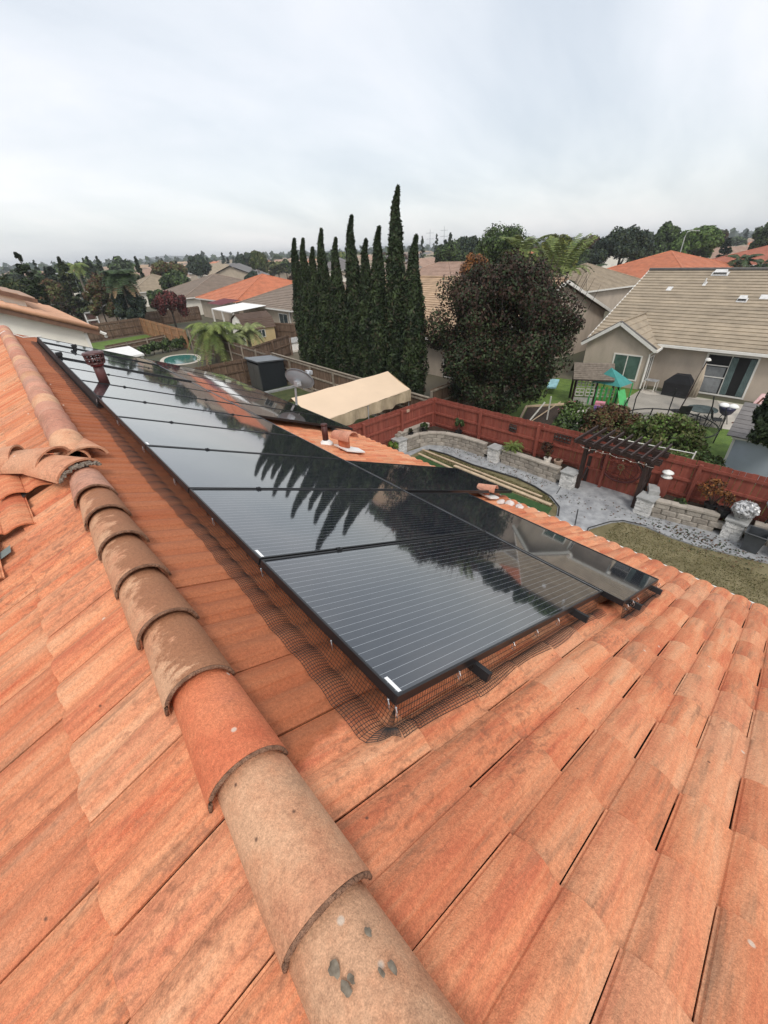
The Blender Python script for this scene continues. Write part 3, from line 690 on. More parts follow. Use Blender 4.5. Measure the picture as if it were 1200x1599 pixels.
# ------------------------------------------------------------------ OUR GARDEN
path_pts = [(4.9, 12.35), (11.2, 11.85), (12.5, 11.7), (13.1, 11.0), (13.3, 9.5), (13.3, 6.2), (13.9, 5.6), (14.1, 5.2), (14.2, 3.0), (13.4, 2.8), (13.9, .9), (14.1, -.6), (13.2, -.6),
            (12.85, .5), (12.62, 1.2), (12.55, 1.9), (12.6, 2.6), (12.42, 3.2), (12.1, 3.42), (11.3, 3.72), (10.6, 3.6), (9.8, 3.4), (9.6, 5.0), (11.25, 4.79), (11.8, 5.05), (12.2, 5.6), (12.5, 6.3), (12.6, 7.1), (12.5, 7.9), (12.34, 9.0), (12.36, 10.4), (12.2, 11.35), (11.9, 11.55), (11.1, 11.5), (4.9, 11.5)]
sheet('lawn', [(4.6, -4), (14.5, -4), (14.4, .6), (13.6, 12.4), (4.6, 12.4)], m_lawn, .004)
def fill(name, pts, m, z):
    import bmesh
    bm = bmesh.new(); vs = [bm.verts.new((p[0], p[1], z)) for p in pts]; f = bm.faces.new(vs); bmesh.ops.triangulate(bm, faces=[f], ngon_method='EAR_CLIP')
    for f in bm.faces:
        if f.normal.z < 0: f.normal_flip()
    me = bpy.data.meshes.new(name); bm.to_mesh(me); bm.free(); me.materials.append(m); o = bpy.data.objects.new(name, me); COL.objects.link(o); o['kind'] = 'structure'; return o
def fillh(name, pts, m, z, th):
    o = fill(name, pts, m, z); n = len(pts); V = [(p[0], p[1], z) for p in pts]+[(p[0], p[1], z-th) for p in pts]
    b = MB(); b.add(V, [((i+1) % n, i, n+i, n+(i+1) % n) for i in range(n)]); e = b.build(name+'_edge', m); e['kind'] = 'structure'; return o
fillh('garden_path', path_pts, m_conc, .045, .05)
b = MB()
edge = [(x, y, .05) for x, y in path_pts[20:34][:1]]
def curve(pts, z, r, name, m, lab, cat='edging'):
    b = MB(); b.tube([(x, y, z) for x, y in pts], r, 6); return tag(b.build(name, m), lab, cat)
m_edge = mat('black_edging', (.03, .03, .03), rough=.6)
curve([(11.25, 4.74), (11.8, 5.0), (12.2, 5.52), (12.45, 6.3), (12.56, 7.1), (12.46, 7.9), (12.3, 9.0), (12.32, 10.4), (12.16, 11.3)], .05, .028, 'lawn_edging', m_edge, 'black curved edging between the lawn and the path on the fence side')
curve([(9.8, 3.4), (11.3, 3.76), (12.1, 3.46), (12.44, 3.2), (12.64, 2.6)], .05, .02, 'lawn_edging', m_edge, 'black edging between the patio and the near lawn', )
b = MB(); b.box((11.6, 4.3, .052), (.03, 1.0, .01), R(-68)); b.box((12.9, 5.6, .052), (.02, .8, .01), R(-75))
tag(b.build('expansion_joint', m_edge), 'dark saw cut joints across the grey stamped patio', 'joint')
fill('artificial_turf', [(11.1, 11.3), (11.75, 11.2), (11.65, 9.0), (11.55, 6.7), (11.62, 5.15), (11.0, 5.0), (10.6, 6.3), (10.7, 9)], m_turf, .012)
for nm, a, e, w_, lab in (('lumber', (11.95, 11.5), (11.98, 5.75), .075, 'long pale timber lying on the lawn nearest the path'), ('lumber', (11.72, 9.5), (11.72, 5.25), .13, 'wide pale board lying beside the green turf'), ('lumber', (11.55, 11.35), (11.45, 9.3), .10, 'short pale board lying at the far end of the turf')):
    b = MB(); b.bar((a[0], a[1], .045), (e[0], e[1], .045), w_, .04); tag(b.build(nm, m_lumber), lab, 'board', 'pale boards lying on the lawn')
# retaining walls of blocks
m_block = mat('wall_block', (.25, .22, .185), col2=(.38, .34, .29), scale=5, bump=1, bscale=35, rnd=.15, grain=.12, gscale=40)
bb = MB()
for (x, y, z, o_) in [(0, 0, 0, 0)]:
    V = []; 
    for ix in (-.2, -.165, .165, .2):
        for iz in (-.095, -.07, .07, .095):
            edge_ = (abs(ix) > .19) or (abs(iz) > .09); V.append((ix, -.10 + (.0 if not edge_ else .028), iz))
    k = 4; F = [(i*k+j, (i+1)*k+j, (i+1)*k+j+1, i*k+j+1) for i in range(3) for j in range(3)]
    bb.add(V, F); bb.add([(-.2, -.072, -.095), (.2, -.072, -.095), (.2, .1, -.095), (-.2, .1, -.095), (-.2, -.072, .095), (.2, -.072, .095), (.2, .1, .095), (-.2, .1, .095)], [(0, 3, 2, 1), (4, 5, 6, 7), (1, 2, 6, 5), (3, 0, 4, 7), (2, 3, 7, 6)])
block_me = mesh_from('block', bb.v, bb.f, m_block)
capb = MB(); capb.box((0, 0, 0), (.40, .25, .06)); capb_me = mesh_from('cap_stone', capb.v, capb.f, mat('cap_stone', (.36, .32, .27), var=.15, scale=5, rnd=.1, grain=.1, gscale=40))
def block_wall(label, pts, h=.60, flip=False, label_cat='retaining wall'):
    t = thing('retaining_wall', label, label_cat, (pts[0][0], pts[0][1], 0), 'block retaining walls round the garden')
    P = [Vector((x, y, 0)) for x, y in pts]; seg = [(P[i+1]-P[i]).length for i in range(len(P)-1)]; L = sum(seg)
    def at(s):
        for i, l in enumerate(seg):
            if s <= l or i == len(seg)-1: d = (P[i+1]-P[i]).normalized(); return P[i]+d*s, math.atan2(d.y, d.x)
            s -= l
    rows = round((h-.06)/.19)
    for r in range(rows):
        s = .2 if r % 2 == 0 else .02
        while s < L:
            p, a = at(min(s, L)); 
            piece('block', block_me, t, Matrix.Translation((p.x, p.y, .095+.19*r)) @ Matrix.Rotation(a + (math.pi if flip else 0) + random.uniform(-.03, .03), 4, 'Z') @ Matrix.Translation((0, random.uniform(-.008, .008), 0)) @ Matrix.Scale(.985, 4)); s += .405
    s = .2
    while s < L:
        p, a = at(s); piece('cap_stone', capb_me, t, Matrix.Translation((p.x, p.y, .19*rows+.032)) @ Matrix.Rotation(a+random.uniform(-.03, .03), 4, 'Z')); s += .405
    return t
block_wall('curved beige block wall of the raised bed in the far fence corner', [(11.35, 12.02), (12.0, 11.98), (12.6, 11.72), (13.02, 11.15), (13.22, 10.4), (13.28, 9.6), (13.24, 8.95)], flip=False)
block_wall('straight beige block wall between two white pillars left of the pergola', [(13.3, 8.35), (13.33, 7.2), (13.3, 5.75)])
block_wall('beige block wall right of the pergola below the potted shrubs', [(13.38, 2.75), (13.78, 1.1)])
block_wall('end of the beige block wall beyond the wrapped planter pillar', [(13.95, .4), (14.15, -1.5)])
block_wall('low pale block edging along the red fence behind the raised bed', [(11.3, 12.3), (13.0, 12.3)], h=.84)
sheet('planting_soil', [(11.3, 12.38), (13.58, 12.38), (13.9, 8.2), (14.1, 5.6), (13.4, 5.6), (13.36, 9.6), (13.1, 11.3), (12.6, 11.85), (11.3, 12.1)], m_soil, .47)
sheet('planting_soil', [(13.5, 2.8), (14.25, 2.9), (14.7, -2), (14.25, -2), (13.88, 1.1)], m_soil, .47)
m_ledge = mat('white_ledgestone', (.60, .59, .57), var=.18, scale=9, rnd=.18, island=True, rough=.7); m_ledged = mat('ledge_core', (.16, .16, .16)); m_capg = mat('grey_cap', (.33, .33, .32), var=.15, scale=5, grain=.12, gscale=30)
def pillar(x, y, label, h=.60, w=.44, rz=0.):
    t = thing('stone_pillar', label, 'pillar', (x, y, 0), 'white stone pillars along the garden wall')
    b = MB(); b.box((x, y, h/2), (w-.03, w-.03, h), rz); b.build('core', m_ledged, t)
    c, s_ = math.cos(rz), math.sin(rz)
    b = MB(); z = .0
    while z < h-.03:
        hh = random.choice((.035, .045, .06)); hh = min(hh, h-z)
        for face in range(4):
            u = -w/2
            while u < w/2-.02:
                l = min(random.uniform(.10, .26), w/2-u); out = w/2-.005+random.uniform(-.012, .014); q = (u+l/2, out) if face == 0 else (u+l/2, -out) if face == 1 else (out, u+l/2) if face == 2 else (-out, u+l/2)
                d = (l-.007, .03, hh-.007) if face < 2 else (.03, l-.007, hh-.007)
                b.box((x+q[0]*c-q[1]*s_, y+q[0]*s_+q[1]*c, z+hh/2), d, rz); u += l
        z += hh
    o = b.build('ledgestone', m_ledge, t); o['kind'] = 'stuff'
    b = MB(); b.box((x, y, h+.025), (w+.08, w+.08, .05), rz); b.build('cap', m_capg, t)
    return t
pillar(11.12, 12.1, 'white stone pillar at the far end of the curved wall, near the roof edge')
pillar(13.25, 8.65, 'white stone pillar behind the fern like plant, ending the curved wall')
pillar(13.30, 5.52, 'white stone pillar at the left foot of the pergola')
pillar(13.35, 2.98, 'white stone pillar at the right foot of the pergola')
pillar(13.80, .75, 'white stone pillar carrying the silver wrapped ball')
# pergola
pg = thing('pergola', 'dark stained wooden pergola with slatted top standing on the grey patio', 'pergola', (13.8, 4.3, 0))
ph = 1.78
pp = [(13.42, 5.22), (14.12, 5.27), (13.45, 3.32), (14.18, 3.38)]
for x, y in pp: b = MB(); b.box((x, y, ph/2), (.12, .12, ph)); b.build('post', m_darkwood, pg)
for x, dy in ((13.36, 0), (13.50, 0), (14.10, .03), (14.22, .03)):
    b = MB(); b.bar((x, 5.62+dy, ph-.02), (x+.02, 2.98+dy, ph-.02), .04, .15); b.build('beam', m_darkwood, pg)
for i in range(9):
    y = 5.50-.295*i; b = MB(); b.bar((13.0, y, ph+.11), (14.72, y+.03, ph+.11), .045, .11); b.build('rafter', m_darkwood, pg)
for (x, y), (x2, y2) in ((pp[0], pp[1]), (pp[2], pp[3])):
    pts = [(x+(x2-x)*t, y+(y2-y)*t, .32+.42*abs(2*t-1)**1.6) for t in [k/8 for k in range(9)]]
    b = MB(); b.tube(pts, .045, 6); b.build('curved_brace', m_darkwood, pg)
for (x, y), sy in ((pp[0], -1), (pp[2], 1), (pp[1], -1), (pp[3], 1)):
    b = MB(); b.bar((x, y, ph-.45), (x, y+.38*sy, ph-.08), .05, .07); b.build('brace', m_darkwood, pg)
# string lights under the pergola
b = MB()
for i in range(10):
    y = 5.3-.22*i; b.lathe((13.30, y, ph-.18-.05*math.sin(i*1.3)), [(.004, 0), (.018, .01), (.02, .03), (.006, .05)], 6)
b.tube([(13.30, 5.4-.1*i, ph-.12-.05*abs(math.sin(i*.65))) for i in range(24)], .004, 4); tag(b.build('string_lights', mat('bulb_glass', (.65, .62, .55), rough=.3)), 'unlit string lights hanging along the front beam of the pergola', 'string lights')
# round medallion on the fence, small plaques
t = thing('wall_medallion', 'round dark red metal medallion with a flower centre on the fence inside the pergola', 'wall ornament', (fx(4.2)-.1, 4.2, .95))
mm = mat('medallion_metal', (.09, .022, .02), rough=.6); cx_, cy_, cz_ = fx(4.2)-.12, 4.2, 1.0
ring = lambda r, n=32: [(cx_-.0+.068*0, cy_+r*1.0*math.cos(2*math.pi*k/n), cz_+r*.80*math.sin(2*math.pi*k/n)) for k in range(n+1)]
b = MB(); b.tube(ring(.66), .035, 6, cap=False); b.build('rim', mm, t); b = MB(); b.tube(ring(.54), .012, 5, cap=False)
for k in range(12):
    a = 2*math.pi*k/12; b.bar((cx_, cy_+.16*math.cos(a), cz_+.13*math.sin(a)), (cx_, cy_+.64*math.cos(a), cz_+.51*math.sin(a)), .012)
b.build('spokes', mm, t); b = MB()
for k in range(8):
    a = 2*math.pi*k/8; b.lathe((cx_-.01, cy_+.09*math.cos(a), cz_+.09*math.sin(a)-.03), [(.01, 0), (.045, .03), (.01, .06)], 7)
b.build('flower', mat('medallion_flower', (.16, .10, .05)), t)
for y_, z_, w_, lab in ((8.35, 1.35, .32, 'dark iron ornament on the red fence left of the palm like plant'), (6.35, 1.45, .62, 'wide dark iron ornament on the red fence above the white pot')):
    t = MB(); x_ = fx(y_)-.05
    for k in range(7):
        yy = y_-w_/2+w_*k/6; t.bar((x_, yy, z_-.12), (x_, yy, z_+.12), .016)
    for z in (z_-.13, z_, z_+.13): t.bar((x_, y_-w_/2, z), (x_, y_+w_/2, z), .025)
    for k in range(4): t.lathe((x_-.01, y_-w_/2+w_*(k+.5)/4, z_-.05), [(.01, 0), (.05, .05), (.01, .1)], 6)
    tag(t.build('iron_ornament', mat('iron', (.03, .028, .026), rough=.6)), lab, 'wall ornament', 'iron ornaments on the red fence')
b = MB(); b.box((11.0+.9, 12.36, 1.62), (.16, .03, .12)); tag(b.build('small_plaque', mat('plaque', (.45, .30, .22))), 'small pale plaque on top of the short red fence', 'plaque')

# ------------------------------------------------------------------ FOLIAGE
def leaf_mesh(name, P, Nn, size, mats, aspect=1.6, jitter=.35, tint=None, droop=0.):
    """P: (n,3) positions, Nn: preferred normals; one two-triangle leaf each"""
    n = len(P); r = rng.normal(size=(n, 3)); nn = Nn + r*jitter*1.6; nn /= np.linalg.norm(nn, axis=1)[:, None]+1e-9
    t = rng.normal(size=(n, 3)); t[:, 2] -= droop; t -= nn*np.sum(t*nn, 1)[:, None]; t /= np.linalg.norm(t, axis=1)[:, None]+1e-9
    bb_ = np.cross(nn, t); s = size*rng.uniform(.6, 1.35, size=(n, 1)); 
    V = np.empty((n, 4, 3)); V[:, 0] = P-t*s*aspect/2; V[:, 1] = P+bb_*s/2+nn*s*.12; V[:, 2] = P+t*s*aspect/2; V[:, 3] = P-bb_*s/2+nn*s*.12
    V = V.reshape(-1, 3); me = bpy.data.meshes.new(name); me.vertices.add(4*n); me.vertices.foreach_set('co', V.ravel())
    me.loops.add(4*n); me.loops.foreach_set('vertex_index', np.arange(4*n, dtype=np.int32)); me.polygons.add(n)
    me.polygons.foreach_set('loop_start', np.arange(0, 4*n, 4, dtype=np.int32)); me.polygons.foreach_set('loop_total', np.full(n, 4, dtype=np.int32))
    for m in mats: me.materials.append(m)
    if len(mats) > 1:
        idx = (rng.random(n) < (tint if tint is not None else .5)).astype(np.int32); me.polygons.foreach_set('material_index', idx)
    me.update(calc_edges=True); return me
def lm(name, c, c2, rnd=.35): return mat(name, c, col2=c2, scale=1.2, rnd=rnd, leaf=True, rough=.6, spec=.25, detail=2)
L_cyp = lm('cypress_leaf', (.012, .024, .008), (.042, .062, .022), .6); L_cypb = lm('cypress_leaf_brown', (.03, .028, .014), (.05, .042, .022))
L_mar = lm('maroon_leaf', (.028, .015, .010), (.062, .034, .022), .5); L_dkg = lm('dark_green_leaf', (.018, .030, .012), (.048, .068, .026), .5)
L_grn = lm('green_leaf', (.038, .070, .018), (.095, .145, .038)); L_olv = lm('olive_leaf', (.055, .066, .022), (.12, .125, .042)); L_red = lm('red_leaf', (.08, .016, .016), (.17, .04, .035))
L_yel = lm('yellow_leaf', (.10, .12, .02), (.18, .18, .035)); L_org = lm('orange_leaf', (.16, .06, .015), (.26, .11, .03)); L_brn = lm('brown_leaf', (.07, .035, .018), (.13, .065, .033)); L_blu = lm('bluegreen_leaf', (.018, .034, .026), (.04, .06, .045))
L_brg = lm('bright_leaf', (.06, .11, .02), (.12, .19, .04)); L_wht = lm('pale_flower', (.45, .42, .38), (.6, .55, .5)); L_pnk = lm('pink_flower', (.3, .06, .12), (.45, .12, .2))
m_bark = mat('bark', (.055, .040, .030), col2=(.11, .085, .065), stretch=(4, 4, .7), scale=3, bump=1, bscale=15); m_trunkd = mat('dark_twig', (.05, .035, .028), var=.2)
def clumps(c, rad, n, ncl, crad, flat=1.):
    """points on the skins of clumps spread through an ellipsoid"""
    d = rng.normal(size=(ncl, 3)); d /= np.linalg.norm(d, axis=1)[:, None]; d[:, 2] = np.where(d[:, 2] < -.55, -d[:, 2], d[:, 2])
    q = rng.uniform(.45, 1.0, size=(ncl, 1))**.6; cc = d*q*np.array(rad)*(1-crad*.55) 
    k = rng.integers(0, ncl, n); e = rng.normal(size=(n, 3)); e /= np.linalg.norm(e, axis=1)[:, None]
    rr = rng.uniform(.55, 1.08, size=(n, 1)); cr_ = rng.uniform(.7, 1.3, size=(ncl, 1))[k]*crad*min(rad)
    P = cc[k]+e*rr*cr_*np.array([1, 1, flat]); return P+np.array(c), e
def limbs(base, top, n, r, spread, name, parent, m=None):
    b = MB(); base = Vector(base); top = Vector(top); b.tube([base, base.lerp(top, .5)+Vector((random.uniform(-.1, .1), random.uniform(-.1, .1), 0)), top], [r, r*.75, r*.35], 8)
    for i in range(n):
        t = random.uniform(.35, .8); s = base.lerp(top, t); a = random.uniform(0, 6.28); e = s+Vector((math.cos(a)*spread*random.uniform(.5, 1), math.sin(a)*spread*random.uniform(.5, 1), random.uniform(.3, 1)*(top-base).length*.45))
        b.tube([s, s.lerp(e, .5)+Vector((0, 0, .08*spread)), e], [r*.42, r*.25, r*.08], 5)
    return b.build(name, m or m_bark, parent, True)
def broad(label, x, y, h, r, mats, n=3500, leaf=.22, z0=None, ncl=26, group=None, cat='tree', name='broadleaf_tree', crad=.34, tint=.35, zr=None, twigs=4, zb=0.):
    t = thing(name, label, cat, (x, y, zb), group)
    z0 = h*.22 if z0 is None else z0; zr = zr or (h-z0)/2
    limbs((x, y, zb), (x, y, z0+zr*1.25), twigs, max(.04, r*.06), r*.7, 'trunk', t)
    P, e = clumps((x, y, z0+zr), (r, r, zr), n, ncl, crad); P = P[P[:, 2] > zb+.02]; e = e[:len(P)]
    me = leaf_mesh('crown', P-np.array(OFF[t.name]), e, leaf, mats, tint=tint); o = bpy.data.objects.new('crown', me); COL.objects.link(o); o.parent = t
    return t
# row of Italian cypresses
cyp_tab = [(25.4, 8.25, .62), (24.35, 8.2, .58), (23.4, 7.75, .60), (22.25, 8.55, .62), (21.15, 8.1, .62), (19.75, 8.95, .66), (18.5, 7.95, .60), (17.5, 8.4, .68), (16.35, 9.75, .72), (15.15, 7.95, .72)]
cyp_lab = ['leftmost cypress of the row, its lower side bushy', 'second cypress from the left in the row', 'third cypress from the left, shorter than its neighbours', 'fourth cypress from the left, a tall slim one', 'fifth cypress from the left, just left of a taller one',
           'sixth cypress from the left, second tallest of the row', 'short cypress between two taller ones, fourth from the right', 'third cypress from the right, beside the tallest', 'tallest cypress of the row, with a wispy bent tip', 'rightmost cypress of the row, short and full']
for (y, h, r), lab in zip(cyp_tab, cyp_lab):
    x = 15.0+random.uniform(-.12, .12); t = thing('cypress_tree', 'dark '+lab, 'cypress', (x, y, 0), 'row of tall Italian cypresses behind the brown fence')
    b = MB(); b.tube([(x, y, 0), (x, y, h*.9)], [.12, .02], 7); b.build('trunk', m_bark, t)
    n = 11000; z = rng.uniform(0, 1, n)**.92; prof = np.minimum(1, .72+.28*z/.3)*np.clip((1-z)*2.0, 0, 1)**.72*(1-.18*z)
    a = rng.uniform(0, 2*np.pi, n); lump = 1+.13*np.sin(a*3+z*17+x*9+y)+.10*np.sin(a*5-z*31+y*3); rr = .90*r*prof*lump*(.70+.38*rng.random(n)**1.3)
    bend = np.clip(z-.93, 0, 1)*h*.35
    P = np.stack([rr*np.cos(a)+bend*.4, rr*np.sin(a)-bend*.5, .25+z*(h-.25)], 1); Nn = np.stack([np.cos(a), np.sin(a), .25+0*a], 1)
    me = leaf_mesh('crown', P, Nn, .072, [L_cyp, L_cypb], aspect=3.0, jitter=.45, tint=.12, droop=0)
    o = bpy.data.objects.new('crown', me); COL.objects.link(o); o.parent = t
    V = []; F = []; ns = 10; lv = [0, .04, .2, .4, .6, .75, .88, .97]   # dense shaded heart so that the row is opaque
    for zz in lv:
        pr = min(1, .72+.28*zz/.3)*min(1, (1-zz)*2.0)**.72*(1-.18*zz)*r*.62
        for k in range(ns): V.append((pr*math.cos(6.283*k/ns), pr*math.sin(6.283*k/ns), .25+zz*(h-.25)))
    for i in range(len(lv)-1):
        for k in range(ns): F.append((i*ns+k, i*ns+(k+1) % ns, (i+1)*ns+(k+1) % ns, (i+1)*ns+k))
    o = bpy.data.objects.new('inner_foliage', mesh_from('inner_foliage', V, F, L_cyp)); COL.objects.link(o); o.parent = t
# big dark maroon tree
t = thing('broadleaf_tree', 'big dark maroon and green tree with a wide dome behind the red fence', 'tree', (17.9, 11.9, 0))
limbs((17.9, 11.9, 0), (17.9, 11.9, 5.6), 14, .2, 2.8, 'trunk', t)
P, e = clumps((17.9, 12.15, 3.9), (3.5, 3.55, 3.3), 74000, 150, .19); P2, e2 = clumps((17.7, 12.2, 2.0), (3.0, 3.3, 1.9), 52000, 80, .27)
pc = rng.normal(size=(16000, 3)); pc /= np.linalg.norm(pc, axis=1)[:, None]; pc = pc*np.array([2.2, 2.3, 2.3])*rng.uniform(0, 1, (16000, 1))**.33+np.array([17.9, 12.15, 3.7]); P = np.concatenate([P, pc]); e = np.concatenate([e, rng.normal(size=(16000, 3))])
up = P[:, 2] > 4.2+rng.normal(size=len(P))*1.0
for nm, pts, ee, ms, ti in (('crown', P[up], e[up], [L_mar, L_dkg], .38), ('lower_crown', np.concatenate([P[~up], P2]), np.concatenate([e[~up], e2]), [L_dkg, L_mar], .25)):
    k = pts[:, 2] > .15; me = leaf_mesh(nm, pts[k]-np.array([17.9, 11.9, 0]), ee[k], .080, ms, tint=ti); o = bpy.data.objects.new(nm, me); COL.objects.link(o); o.parent = t
b = MB()
for k in range(70):
    a = random.uniform(0, 6.28); q = random.uniform(1.2, 3.4); s = Vector((17.9+q*math.cos(a), 11.9+q*math.sin(a), 3.9+3.2*math.sqrt(max(0, 1-(q/3.8)**2)))); e_ = s+Vector((math.cos(a)*.3, math.sin(a)*.3, random.uniform(.3, .75)))
    b.tube([s-Vector((0, 0, .4)), e_], [.012, .004], 4)
b.build('bare_twigs', m_trunkd, t)['kind'] = 'stuff'

def frond_mesh(name, L, m, n=16, w=.55, droop=1.0, rise=.5, lw=.035, V3=0.):
    """feather frond along +X, arching down, with leaflets"""
    b = MB(); pts = []
    for i in range(n+1):
        q = i/n; pts.append(Vector((L*(q-.12*q*q), 0, rise*L*q - droop*L*q*q)))
    b.tube(pts, [.022*(1-.8*i/n) for i in range(n+1)], 4)
    for i in range(2, n):
        q = i/n; l = w*math.sin(math.pi*min(1, q*.9+.12))**.6; d = (pts[i+1]-pts[i]).normalized()
        for s in (-1, 1):
            for sub in (0, .5):
                p = pts[i].lerp(pts[min(i+1, n)], sub); e = p + Vector((d.x*l*.45, s*l*.75, -.45*l+V3*l+random.uniform(-.06, .06))); mid = p.lerp(e, .5)+Vector((0, 0, .06*l)); sd = d*lw
                b.add([p-sd/2, p+sd/2, mid+sd/2, e, mid-sd/2], [(0, 1, 2, 4), (4, 2, 3)])
    me = mesh_from(name, b.v, b.f, m); return me
def palm(label, x, y, h, L, m, nf=22, lw=.035, cat='palm tree', group=None, rise=.55, droop=1.0, w=.55, r=.16, name='palm_tree', dead=0, top_r=None, V3=0., n=16):
    t = thing(name, label, cat, (x, y, 0), group); b = MB(); b.tube([(x, y, 0), (x+.05, y, h*.5), (x, y, h)], [r*1.25, r, r*.85], 9); b.build('trunk', mat('palm_trunk', (.15, .12, .09), col2=(.25, .21, .17), stretch=(1, 1, 9), scale=3, bump=1, bscale=20), t, True)
    mes = [frond_mesh('frond', L, m, rise=rise*k, droop=droop*g, w=w, V3=V3, n=n, lw=lw) for k, g in ((1.25, .8), (.8, 1.0), (.25, 1.0))]
    md = frond_mesh('frond', L*.9, mat('dead_frond', (.22, .15, .08), var=.3), rise=-.2, droop=.9, w=w*.7, lw=lw)
    for i in range(nf):
        k = 0 if i < nf*.35 else 1 if i < nf*.7 else 2
        M = Matrix.Translation((x, y, h)) @ Matrix.Rotation(i*2.399+random.uniform(-.2, .2), 4, 'Z') @ Matrix.Rotation(random.uniform(-.12, .12), 4, 'X') @ Matrix.Scale(random.uniform(.85, 1.1), 4)
        piece('frond', mes[k], t, M)
    for i in range(dead): piece('frond', md, t, Matrix.Translation((x, y, h-.1)) @ Matrix.Rotation(i*1.9, 4, 'Z'))
    return t
L_palm = lm('palm_leaf', (.085, .125, .028), (.17, .20, .055), rnd=.3); L_palmd = lm('palm_leaf_dark', (.022, .045, .014), (.05, .08, .028), rnd=.25)
L_palmy = lm('palm_leaf_light', (.14, .17, .055), (.22, .24, .10), rnd=.25)

# ------------------------------------------------------------------ PLANTS IN OUR GARDEN
m_pot = mat('black_pot', (.012, .012, .013), rough=.5); m_terra = mat('beige_pot', (.42, .30, .22), var=.1); m_wpot = mat('white_pot', (.62, .58, .52), var=.1)
def potted(name, label, x, y, z, r, h, pm, n, leaf, mats, ph=.3, prad=.22, cat='potted plant', tint=.3, ncl=9, twig=True, stems=5):
    t = thing(name, label, cat, (x, y, z))
    if pm: b = MB(); b.lathe((x, y, z), [(r*.75, 0), (r, h*.92), (r*1.08, h*.94), (r*1.08, h), (r*.9, h), (r*.88, h*.9)], 12); b.build('pot', pm, t)
    b = MB()
    for k in range(stems):
        a = 2*math.pi*k/stems; b.tube([(x, y, z+h*.8), (x+prad*.6*math.cos(a), y+prad*.6*math.sin(a), z+h+ph)], [.012, .004], 4)
    b.build('stem', m_trunkd, t)
    P, e = clumps((x, y, z+h+ph*.9), (prad, prad, ph*.9), n, ncl, .34); me = leaf_mesh('foliage', P-np.array(OFF[t.name]), e, leaf, mats, tint=tint); o = bpy.data.objects.new('foliage', me); COL.objects.link(o); o.parent = t
    return t
potted('shrub', 'small yellow green bush at the foot of the far white pillar', 11.0-.25, 12.05, 0, .2, .0, None, 900, .07, [L_brg, L_yel], ph=.36, prad=.28, cat='shrub')
potted('potted_plant', 'small dark plant in a black pot at the left end of the curved bed', 11.85, 12.15, .5, .12, .2, m_pot, 200, .05, [L_dkg, L_mar], ph=.1, prad=.12)
potted('potted_plant', 'leafy plant in a black pot in the curved bed near the fence corner', 12.55, 12.0, .5, .13, .2, m_pot, 500, .06, [L_dkg, L_grn], ph=.18, prad=.26)
potted('potted_plant', 'upright dark evergreen in a black pot below a bare stake on the red fence', 13.42, 10.75, .5, .15, .2, m_pot, 900, .05, [L_dkg, L_grn], ph=.34, prad=.22)
b = MB(); b.tube([(13.6, 10.95, .5), (13.6, 10.95, 1.45)], .018, 5); tag(b.build('stake', m_redwood), 'thin wooden stake standing behind the upright potted evergreen', 'stake')
t = thing('sago_palm', 'bright green sago palm in a dark pot behind the white pillar', 'potted plant', (13.5, 8.05, .48)); b = MB(); b.lathe((13.5, 8.05, .48), [(.14, 0), (.17, .2), (.15, .21)], 12); b.build('pot', m_pot, t)
fm = frond_mesh('frond', .50, L_palm, n=10, w=.10, rise=.9, droop=.9, lw=.02)
for i in range(24): piece('frond', fm, t, Matrix.Translation((13.5, 8.05, .68)) @ Matrix.Rotation(i*2.4, 4, 'Z') @ Matrix.Rotation(-.5+.9*(i/24), 4, 'Y'))
potted('potted_plant', 'cactus like plant with brown stems in a white pot', 13.5, 6.55, .5, .13, .26, m_wpot, 120, .05, [L_brn, L_grn], ph=.12, prad=.12, stems=8)
potted('empty_pot', 'square beige pot beside the white pot under the red fence', 13.65, 6.2, .5, .15, .22, m_terra, 60, .04, [L_brn, L_dkg], ph=.03, prad=.1)
potted('shrub', 'bare purplish twiggy shrub behind the white pot', 13.85, 6.75, .48, .2, 0., None, 420, .045, [L_mar, L_brn], ph=.45, prad=.32, cat='shrub', stems=12)
potted('shrub', 'low green spiky plant in the bed right of the pergola', 13.75, 2.2, .48, .1, .0, None, 400, .06, [L_dkg, L_grn], ph=.13, prad=.2, cat='shrub', stems=9)
potted('potted_shrub', 'orange leaved bare shrub in a black pot on the block wall', 13.95, 1.5, .55, .17, .22, m_pot, 520, .05, [L_brn, L_org], ph=.42, prad=.42, stems=16, tint=.6)
potted('potted_shrub', 'black pot with dry twigs beside the orange leaved shrub', 13.90, 1.15, .55, .17, .22, m_pot, 160, .045, [L_brn, L_org], ph=.25, prad=.2, stems=8)
# lantern ornament on post
t = thing('garden_lantern', 'white pagoda lantern on a red brick post right of the pergola', 'lantern', (14.05, 2.85, 0))
b = MB(); b.box((14.05, 2.85, .55), (.26, .26, 1.1)); b.build('post', m_redwood, t); b = MB(); b.lathe((14.05, 2.85, 1.1), [(.12, 0), (.17, .03), (.10, .07), (.08, .14), (.17, .17), (.15, .20), (.03, .26)], 12); b.build('lantern', m_white, t, True)
b = MB(); b.box((13.75, 3.0, .72), (.5, .3, .14), .4); tag(b.build('stone_slab', m_capg), 'rough stone slab leaning on the pillar by the lantern', 'stone')
